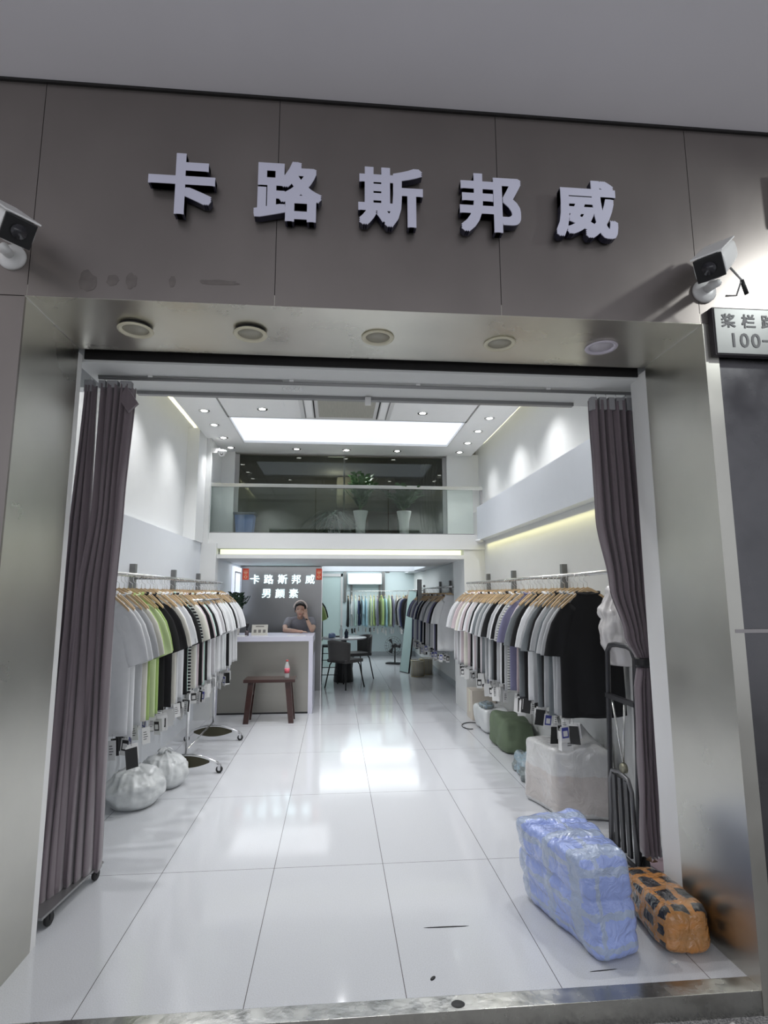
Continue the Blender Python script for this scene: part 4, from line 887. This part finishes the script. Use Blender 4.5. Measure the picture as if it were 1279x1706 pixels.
e = empty('brush_cup', (-1.15, 7.62, CZ), label='dark cup with a black brush standing on the counter', cat='cup')
MB().lathe([(.025, 0), (.028, .07), (.024, .07), (.022, .005), (.0001, .004)]).build('cup', mat('smoke_cup', (.10, .08, .09), .2), e); MB().lathe([(.006, .05), (.006, .10), (.022, .11), (.028, .16), (.018, .165), (.0001, .16)]).build('brush', black_pl, e)
e = empty('tabletop_sign', (-.985, 7.60, CZ), -.06, label='small tilted white notice stand on the counter', cat='notice stand')
qb = MB().box((-.105, 0, 0), (.105, .006, .145), bev=.001, xf=Matrix.Rotation(-.25, 4, 'X')); qb.build('board', mat('notice_cream', (.55, .54, .48), .4), e)
MB().box((-.105, -.0, 0), (.105, .07, .006)).build('foot', white_pl, e)
qb = MB().box((-.055, -.002, .115), (.055, 0, .128), xf=Matrix.Rotation(-.25, 4, 'X'))
for k in (-.06, 0, .06): qb.box((k - .018, -.002, .04), (k + .018, 0, .08), xf=Matrix.Rotation(-.25, 4, 'X'))
qb.build('print', mat('notice_ink', (.16, .15, .14), .5), e)
o = MB().box((-.13, -.09, .0008), (.13, .10, .008), bev=.002).build('papers', white_pl, loc=(-1.27, 7.53, CZ)); tag(o, 'stack of white papers at the left end of the counter top', 'papers')
o = MB().box((-.12, -.06, .0008), (.12, .06, .004)).build('papers', white_pl, loc=(-.50, 7.56, CZ), rot=(0, 0, .05)); tag(o, 'white sheet of paper on the counter in front of the person', 'papers')

# ================================================================== PERSON
def capsule(mb, pts, rs, n=14, fy=1.0):
    pts = [Vector(p) for p in pts]; mb.tube(pts, rs, n=n)
    for p, r in zip(pts, rs): mb.ell(p, (r, r, r), n=8)
def remeshed(mb, name, m_, parent, vox, sm=4):
    o = mb.build(name, m_, parent); r = o.modifiers.new('remesh', 'REMESH'); r.mode = 'VOXEL'; r.voxel_size = vox; r.use_smooth_shade = True
    s = o.modifiers.new('smooth', 'SMOOTH'); s.iterations = sm; s.factor = .5; return o
# local frame: origin on the floor below her; she faces -Y
PX, PY = -.505, 8.42
pe = empty('person', (PX, PY, 0), label='smiling person in grey T-shirt and pale headband leaning on the counter', cat='person')
bd = MB()
sh = 1.115
hc = Vector((.005, -.10, 1.265))
capsule(bd, [(0, .30, .84), (0, .20, .98), (0, .06, 1.06)], [.125, .115, .10])
capsule(bd, [(-.15, 0, sh - .01), (.15, 0, sh - .01)], [.048, .048])
capsule(bd, [(0, .0, 1.10), (.0, -.05, 1.19), (0, -.08, 1.22)], [.050, .043, .042])
for s in (-1, 1):
    capsule(bd, [(s * .07, .31, .80), (s * .085, .27, .44), (s * .085, .33, .08)], [.085, .058, .038]); capsule(bd, [(s * .085, .33, .035), (s * .09, .20, .03)], [.034, .026])
# head
bd.ell(hc + Vector((0, .015, .02)), (.071, .085, .088)); bd.ell(hc + Vector((0, -.025, -.035)), (.054, .060, .062)); bd.ell(hc + Vector((0, -.055, -.088)), (.024, .022, .018))
bd.ell(hc + Vector((0, -.090, -.022)), (.010, .013, .013)); capsule(bd, [hc + Vector((0, -.076, .015)), hc + Vector((0, -.089, -.02))], [.007, .010])
for s in (-1, 1): bd.ell(hc + Vector((s * .036, -.062, -.030)), (.020, .018, .018)); bd.ell(hc + Vector((s * .072, .012, -.01)), (.010, .018, .026))
# her left arm (right in the picture): elbow on the counter, hand on the cheek
capsule(bd, [(.175, 0, sh - .01), (.195, -.16, 1.02), (.185, -.30, CZ + .037)], [.046, .040, .034])
capsule(bd, [(.185, -.30, CZ + .034), (.145, -.25, 1.06), (.108, -.20, 1.135)], [.033, .031, .021])
capsule(bd, [(.103, -.195, 1.145), (.088, -.178, 1.20)], [.024, .027])
fng = [tuple((x + .028, y + .012, z) for x, y, z in f) for f in [((.040, -.190, 1.215), (.036, -.186, 1.250), (.040, -.176, 1.275)), ((.054, -.182, 1.225), (.055, -.168, 1.262), (.060, -.152, 1.285)), ((.066, -.170, 1.225), (.067, -.152, 1.260), (.068, -.134, 1.280)), ((.074, -.158, 1.215), (.074, -.138, 1.245), (.072, -.122, 1.258))]]
for f in fng: capsule(bd, f, [.0095, .0085, .007], n=8)
capsule(bd, [(.082, -.195, 1.165), (.062, -.196, 1.183), (.050, -.190, 1.200)], [.012, .010, .008], n=8)
# her right arm (left in the picture): forearm lying on the counter
capsule(bd, [(-.175, 0, sh - .01), (-.205, -.14, 1.03), (-.195, -.27, CZ + .045)], [.046, .040, .034])
capsule(bd, [(-.195, -.28, CZ + .036), (-.08, -.37, CZ + .032), (.0, -.40, CZ + .026)], [.033, .029, .021])
capsule(bd, [(.005, -.40, CZ + .024), (.045, -.405, CZ + .022)], [.022, .022])
for i, yy in enumerate((-.428, -.413, -.398, -.384)):
    L_ = [.062, .072, .068, .052][i]; capsule(bd, [(.055, yy, CZ + .022), (.055 + L_ * .5, yy - .003, CZ + .022), (.055 + L_, yy - .004, CZ + .012)], [.0095, .0085, .007], n=8)
capsule(bd, [(.02, -.385, CZ + .026), (.045, -.368, CZ + .022), (.065, -.366, CZ + .014)], [.012, .010, .008], n=8)
remeshed(bd, 'body', skin, pe, .006)
sm_ = MB()
capsule(sm_, [(0, .30, .85), (0, .20, .98), (0, .06, 1.055)], [.138, .130, .115])
capsule(sm_, [(-.155, 0, sh - .012), (-.05, 0, sh), (.05, 0, sh), (.155, 0, sh - .012)], [.056, .060, .060, .056])
sm_.ell((0, -.02, 1.05), (.155, .085, .095))
for s in (-1, 1): capsule(sm_, [(s * .165, 0, sh - .01), (s * .190, -.12, 1.045)], [.060, .054])
remeshed(sm_, 'shirt', tee_grey, pe, .008, 3)
lg = MB(); capsule(lg, [(0, .30, .84), (0, .31, .78)], [.142, .14])
for s in (-1, 1): capsule(lg, [(s * .072, .31, .80), (s * .085, .27, .44), (s * .086, .33, .09)], [.096, .070, .052])
remeshed(lg, 'trousers', mat('dark_trousers', (.03, .03, .04), .8), pe, .012, 3)
hr = MB(); hr.ell(hc + Vector((0, .030, .030)), (.082, .088, .092)); capsule(hr, [hc + Vector((0, .07, -.01)), hc + Vector((0, .09, -.06))], [.05, .035])
for s in (-1, 1): capsule(hr, [hc + Vector((s * .070, .0, .055)), hc + Vector((s * .076, .008, -.03))], [.014, .008])
capsule(hr, [hc + Vector((-.055, -.045, .075)), hc + Vector((0, -.058, .090)), hc + Vector((.055, -.045, .075))], [.016, .018, .016])
remeshed(hr, 'hair', hair, pe, .006, 3)
hb = MB().tube([hc + Vector((.088 * math.cos(t), .012 + .016 * math.sin(t), .030 + .096 * math.sin(t))) for t in [PI * (q / 16) for q in range(17)]], .017, n=8); hb.build('headband', mat('headband_cloth', (.66, .56, .52), .8), pe)
ey = MB()
for s in (-1, 1): ey.tube([hc + Vector((s * .030 + k * .012, -.079 + .004 * abs(k), .008 + .003 * (1 - k * k))) for k in (-1, -.5, 0, .5, 1)], .0026, n=6)
ey.build('closed_eyes', hair, pe)
eb = MB()
for s in (-1, 1): eb.tube([hc + Vector((s * .030 + k * .015, -.078 + .005 * abs(k), .028 + .003 * (1 - k * k))) for k in (-1, 0, 1)], .0022, n=6)
eb.build('eyebrows', hair, pe)
MB().tube([hc + Vector((k * .022, -.083 + .012 * k * k, -.058 + .010 * k * k)) for k in (-1, -.5, 0, .5, 1)], [.002, .004, .005, .004, .002], n=6).build('lips', mat('lips', (.45, .10, .10), .4), pe)
MB().lathe([(.040, -.02), (.042, 0), (.040, .02)], n=18, xf=Matrix.Translation((-.198, -.225, 1.0)) @ Matrix.Rotation(.9, 4, 'X')).build('armband', black_pl, pe)
MB().lathe([(.027, -.01), (.029, 0), (.027, .01)], n=16, xf=Matrix.Translation((.111, -.203, 1.13)) @ Matrix.Rotation(.5, 4, 'Y')).build('wristband', black_pl, pe)

# ================================================================== TABLE GROUP
e = empty('round_table', (.16, 10.0, 0), label='round white-topped table with black drum base in the back room', cat='table')
MB().lathe([(.0001, .722), (.385, .722), (.40, .73), (.40, .742), (.39, .748), (.0001, .748)], n=48).build('table_top', mat('marble_white', (.68, .68, .72), .25, var=.1, scale=5), e)
MB().lathe([(.17, 0), (.175, .02), (.14, .35), (.05, .60), (.05, .722)], n=32).build('pedestal', black_pl, e)
def chair(loc, rz, label):
    e = empty('upholstered_chair', loc, rz, label=label, cat='chair', group='grey upholstered chairs')
    up = mat('chair_fabric', (.075, .072, .072), .8, var=.08, scale=40, sheen=.3)
    MB().box((-.21, -.20, .40), (.21, .22, .455), bev=.02).build('seat', up, e)
    for tshell in (1,):
        P = []
        for i in range(9):
            z = .43 + .33 * i / 8; row = []
            for j in range(15):
                a = -1.15 + 2.3 * j / 14; rr_ = .235 + .02 * i / 8
                row.append((rr_ * math.sin(a), -.03 - rr_ * math.cos(a) * .95, z - (.03 * abs(a) ** 2 if i > 4 else 0)))
            P.append(row)
        o = MB().grid(P).build('backrest', up, e); solid(o, .028)
    for sx in (-1, 1):
        for sy in (-1, 1):
            MB().tube([(sx * .15, sy * .14, .41), (sx * .175, sy * .165, .36), (sx * .225, sy * .225, 0)], .011, n=8).build('leg', black_mt, e)
    return e
chair((.17, 9.36, 0), -.75, 'grey upholstered chair in front of the round table, its back to the door')
chair((.40, 10.35, 0), 2.0, 'grey upholstered chair at the right side of the round table')
e = empty('bar_stool', (-.08, 9.85, 0), label='black ladder-framed stool left of the round table beside the steel panel', cat='stool')
MB().box((-.13, -.13, .60), (.13, .13, .63), bev=.006).build('seat', black_mt, e)
for sx in (-1, 1):
    for sy in (-1, 1): MB().tube([(sx * .12, sy * .12, .60), (sx * .14, sy * .14, 0)], .011, n=8).build('leg', black_mt, e)
for z in (.15, .27, .39, .50): MB().tube([(-.135, -.135, z), (.135, -.135, z)], .007, n=6).build('rung', black_mt, e)
TZ = .748
o = hexablob([(-.11, 9.75, TZ + .001), (.02, 9.75, TZ + .001), (.02, 9.90, TZ + .001), (-.11, 9.90, TZ + .001), (-.10, 9.76, TZ + .08), (.0, 9.76, TZ + .09), (.0, 9.88, TZ + .09), (-.10, 9.88, TZ + .07)], k=3, cuts=10, disp=.015, dscale=20).build('plastic_pouch', mat('pouch_blue', (.25, .34, .55), .3)); tag(o, 'crumpled pale blue plastic pouch on the round table', 'pouch')
bottle('water_bottle', (.11, 9.80, TZ), .03, .21, 'clear water bottle on the round table beside the dark flask', clear_b, white_pl)
bottle('dark_flask', (.20, 9.80, TZ), .034, .15, 'short dark blue flask on the round table', mat('flask_blue', (.02, .03, .06), .3), black_pl)
o = MB().box((-.07, -.05, .001), (.07, .05, .02), bev=.004).build('tissue_packet', black_pl, loc=(.02, 10.05, TZ)); tag(o, 'flat dark packet lying on the round table', 'packet')

# ================================================================== BACK ROOM THINGS
e = empty('leaning_mirror', (1.33, 10.95, 0), -1.12, label='tall narrow black-framed mirror leaning beside the back clothes', cat='mirror')
xf = Matrix.Rotation(math.radians(-8), 4, 'X')
MB().box((-.16, 0, 0), (.16, .025, 1.58), bev=.003, xf=xf).build('frame', black_pl, e)
MB().box((-.148, -.004, .015), (.148, -.001, 1.565), xf=xf).build('mirror_glass', mat('mirror', (.85, .88, .88), .02, 1), e)
for i, (x, y, r, lb) in enumerate(((1.52, 10.45, .125, 'gold wire waste basket on the floor nearest the leaning mirror'), (1.72, 10.70, .13, 'gold wire waste basket on the floor close to the right wall'))):
    e = empty('wire_basket', (x, y, 0), label=lb, cat='basket', group='gold wire baskets')
    for z in (.01, .29): MB().tube([(r * math.cos(t), r * math.sin(t), z) for t in [2 * PI * q / 28 for q in range(28)]], .005, n=6, closed=True).build('hoop', gold, e)
    mbw = MB()
    for q in range(16): t = 2 * PI * q / 16; mbw.tube([(r * math.cos(t), r * math.sin(t), .01), (r * math.cos(t), r * math.sin(t), .29)], .0025, n=5)
    mbw.build('wires', gold, e); MB().lathe([(.0001, .012), (r * .9, .012), (r * .92, .27), (r * .86, .27), (r * .86, .02), (.0001, .018)], n=28).build('liner', mat('basket_liner', (.42, .40, .34), .4), e)
e = empty('floor_fan', (1.28, 12.3, 0), -.5, label='black floor fan standing on the floor near the back wall', cat='fan')
MB().box((-.16, -.10, 0), (.16, .10, .03), bev=.01).build('base', black_pl, e); MB().tube([(0, .05, .03), (0, .06, .38)], .015, n=8).build('stand', black_pl, e)
cg = MB()
for rr_ in (.06, .11, .16, .20): cg.tube([(rr_ * math.cos(t), -.03 - .03 * (1 - (rr_ / .2) ** 2), .38 + rr_ * math.sin(t)) for t in [2 * PI * q / 24 for q in range(24)]], .003, n=5, closed=True)
for q in range(18): t = 2 * PI * q / 18; cg.tube([(.03 * math.cos(t), -.06, .38 + .03 * math.sin(t)), (.2 * math.cos(t), -.03, .38 + .2 * math.sin(t)), (.18 * math.cos(t), .03, .38 + .18 * math.sin(t))], .002, n=4)
cg.build('cage', mat('fan_grey', (.10, .10, .10), .4), e)
MB().lathe([(.0001, -.05), (.04, -.04), (.05, .06), (.0001, .07)], c=(0, .0, .38), axis='Y').build('motor', black_pl, e)
for q in range(3):
    t = 2 * PI * q / 3; MB().loft([[(r_ * math.cos(t + a_), -.02 + d_ + (.012 if a_ > t else -.0), .38 + r_ * math.sin(t + a_)) for a_, d_ in ((-.25, -.012), (.3, .012), (.3, .014), (-.25, -.010))] for r_ in (.04, .10, .17)]).build('blade', black_mt, e)
e = empty('wall_air_conditioner', (.72, 13.82, 1.86), label='white wall-mounted air conditioner high on the back wall', cat='air conditioner')
MB().box((-.42, -.11, -.14), (.42, .12, .13), bev=.03).build('casing', mat('ac_white', (.66, .76, .80), .4), e); MB().box((-.38, -.125, -.135), (.38, -.108, -.115)).build('air_flap', white_pl, e)
for x, lb in ((.24, 'left'), (1.19, 'right')):
    o = MB().box((x - .035, 13.88, 1.30), (x + .035, 13.949, 2.15)).build('steel_upright', post_steel); tag(o, 'grey vertical steel upright %s of the wall air conditioner' % lb, 'upright')
e = empty('wall_poster', (1.52, 10.05, 1.52), .9, label='tall white display card hanging at the start of the second rail', cat='display card')
MB().box((-.07, -.003, -.22), (.07, .003, .22), bev=.001).build('card', white_pl, e); MB().box((-.08, .003, -.23), (.08, .010, .23)).build('card_frame', black_pl, e)

# ================================================================== MEZZANINE
ZM = 2.267
e = empty('glass_railing', (.18, 7.24, ZM), label='glass balustrade with steel handrail along the mezzanine edge', cat='railing')
MB().box((-1.80 + .0, -.025, .60), (1.77, .025, .645), bev=.004).build('handrail', mat('rail_chrome', (.62, .63, .60), .2, .9), e)
for a, c in ((-1.78, -.45), (-.44, .50), (.51, 1.64)):
    MB().box((a, -.006, .0), (c, .006, .60)).build('glass_panel', rail_glass, e)
MB().box((-1.80, -.012, .0), (1.65, .012, .012)).build('base_channel', grey_track, e)
MB().box((1.74, -.01, .36), (1.77, .01, .60)).build('end_post', grey_track, e)
e = empty('waste_bin', (-1.205, 7.52, ZM), label='blue plastic bin with dark lid standing on the mezzanine', cat='bin')
MB().loft([[(-.125 * k, -.10 * k, z), (.125 * k, -.10 * k, z), (.125 * k, .10 * k, z), (-.125 * k, .10 * k, z)] for z, k in ((0, .82), (.27, 1.0))], smooth=False).build('bin_body', blue_pl, e)
MB().box((-.145, -.12, .268), (.145, .12, .30), bev=.012).build('lid', mat('bin_lid', (.06, .07, .09), .5), e)
MB().box((-.135, -.09, .01), (-.118, .09, .27)).build('side_panel', black_pl, e)
tall = [(.058, 0), (.060, .02), (.072, .20), (.098, .32), (.100, .335), (.092, .335), (.085, .31)]
def flut(prof): return prof
zz_plant((.33, 7.45, ZM), tall, 'bushy green plant in a tall white pot, the left one of two on the mezzanine', .56, 18, .26, 21, leaf=(.03, .075, .022), leafl=.10)
zz_plant((.92, 7.45, ZM), tall, 'bushy green plant in a tall white pot, the right one of two on the mezzanine', .40, 18, .30, 22, leaf=(.03, .075, .022), leafl=.10)
e = empty('potted_plant', (-.02, 7.48, ZM), label='drooping dark strap-leaved plant in a low white pot on the mezzanine', cat='potted plant')
MB().lathe([(.065, 0), (.085, .065), (.088, .07), (.078, .07), (.07, .05)], n=24).build('pot', white_pl, e)
MB().tube([(0, 0, .04), (.01, 0, .18), (0, .01, .30)], .011, n=8).build('trunk', mat('trunk', (.12, .09, .05), .8), e)
rnd = random.Random(5); lf = MB()
for i in range(90):
    a = rnd.uniform(0, 2 * PI); L_ = rnd.uniform(.24, .50); z0 = .16 + .16 * rnd.random(); up = rnd.uniform(.2, 1.0); pr = Vector((-math.sin(a), math.cos(a), 0)); P = []
    for q in range(8):
        s = q / 7; c = Vector((math.cos(a), math.sin(a) * .55, 0)) * (L_ * s) + Vector((0, 0, z0 + up * .25 * s - (.30 + .15 * (1 - up)) * s * s)); wd = .013 * (1 - s) ** .6 + .001
        c.z = max(c.z, .012 + .01 * (i % 3)); P.append([c - pr * wd, c + Vector((0, 0, -.002)), c + pr * wd])
    lf.grid(P)
o = lf.build('leaves', mat('strap_leaf', (.02, .045, .03), .4, var=.4, scale=12), e); solid(o, .0008)
# curtain behind the glazing
P = []
for i in range(14):
    z = 3.40 - 1.12 * i / 13; P.append([(1.25 + .26 * j / 40 - (.05 * math.sin(PI * i / 13)), 8.02 + .025 * math.sin(j * .95), z) for j in range(41)])
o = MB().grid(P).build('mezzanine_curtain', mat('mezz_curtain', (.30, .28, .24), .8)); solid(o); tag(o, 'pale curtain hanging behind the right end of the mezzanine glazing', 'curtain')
e = empty('pink_reflection_box', (.70, 8.5, ZM), label='pink box added behind the mezzanine glazing for a pink reflection', cat='reflection stand-in')  # box added to give the glazing its pink reflection
MB().box((-.22, -.2, 0), (.22, .2, .42), bev=.01).build('box_body', mat('pink_reflection', (.45, .20, .22), .8), e); MB().box((-.25, -.23, .42), (.25, .23, .45), bev=.006).build('lid', mat('pink_reflection_lid', (.55, .25, .27), .8), e)
l = bpy.data.lights.new('mezzanine_room_lamp', 'POINT'); l.energy = 5; l.shadow_soft_size = .2; o = bpy.data.objects.new('mezzanine_room_lamp', l); COL.objects.link(o); o.location = (0, 9.0, 3.3)

# sundries at the right shutter wall
e = MB().box((1.66, YF - .001, 1.335), (3.5, YF + .015, 1.35)).build('shutter_rib', mat('rib_steel', (.35, .33, .33), .3, .9)); tag(e, 'thin raised horizontal rib across the dark steel shutter', 'rib')
e = empty('wall_lamp', (2.075, YF, 3.36), label='slim white wall fitting at the right edge of the fascia', cat='wall fitting')
MB().box((-.035, -.07, -.16), (.035, 0, .10), bev=.02).build('housing', white_pl, e); MB().box((-.02, -.002, -.40), (.02, .0, -.16)).build('conduit', grey_track, e)

stn = mat('old_glue_stain', (.19, .17, .16), .5, .8, var=.3, scale=30)
rnd = random.Random(2)
for i, (x, z, w_, h_, lb) in enumerate(((-1.03, 2.775, .035, .05, 'old dark glue mark on the fascia nearest the left camera'), (-.93, 2.785, .025, .03, 'old dark glue mark on the fascia, second from the left camera'), (-.855, 2.785, .022, .035, 'old dark glue mark on the fascia, third from the left camera'), (-.69, 2.79, .014, .025, 'narrow old glue mark on the fascia below the first character'), (-.50, 2.795, .085, .012, 'wide faint glue mark on the fascia under the first two characters'))):
    pts = []; n_ = 16
    for q in range(n_): t = 2 * PI * q / n_; k = rnd.uniform(.75, 1.1); pts.append((w_ * k * math.copysign(abs(math.cos(t)) ** .7, math.cos(t)), h_ * k * math.sin(t)))
    o = MB().add([(a, -.0008, c) for a, c in pts] + [(a, 0, c) for a, c in pts], [tuple(range(n_))] + [(q, (q + 1) % n_, n_ + (q + 1) % n_, n_ + q) for q in range(n_)]).build('glue_stain', stn, loc=(x, YF - .0002, z)); tag(o, lb, 'stain', 'old lettering marks on the fascia')
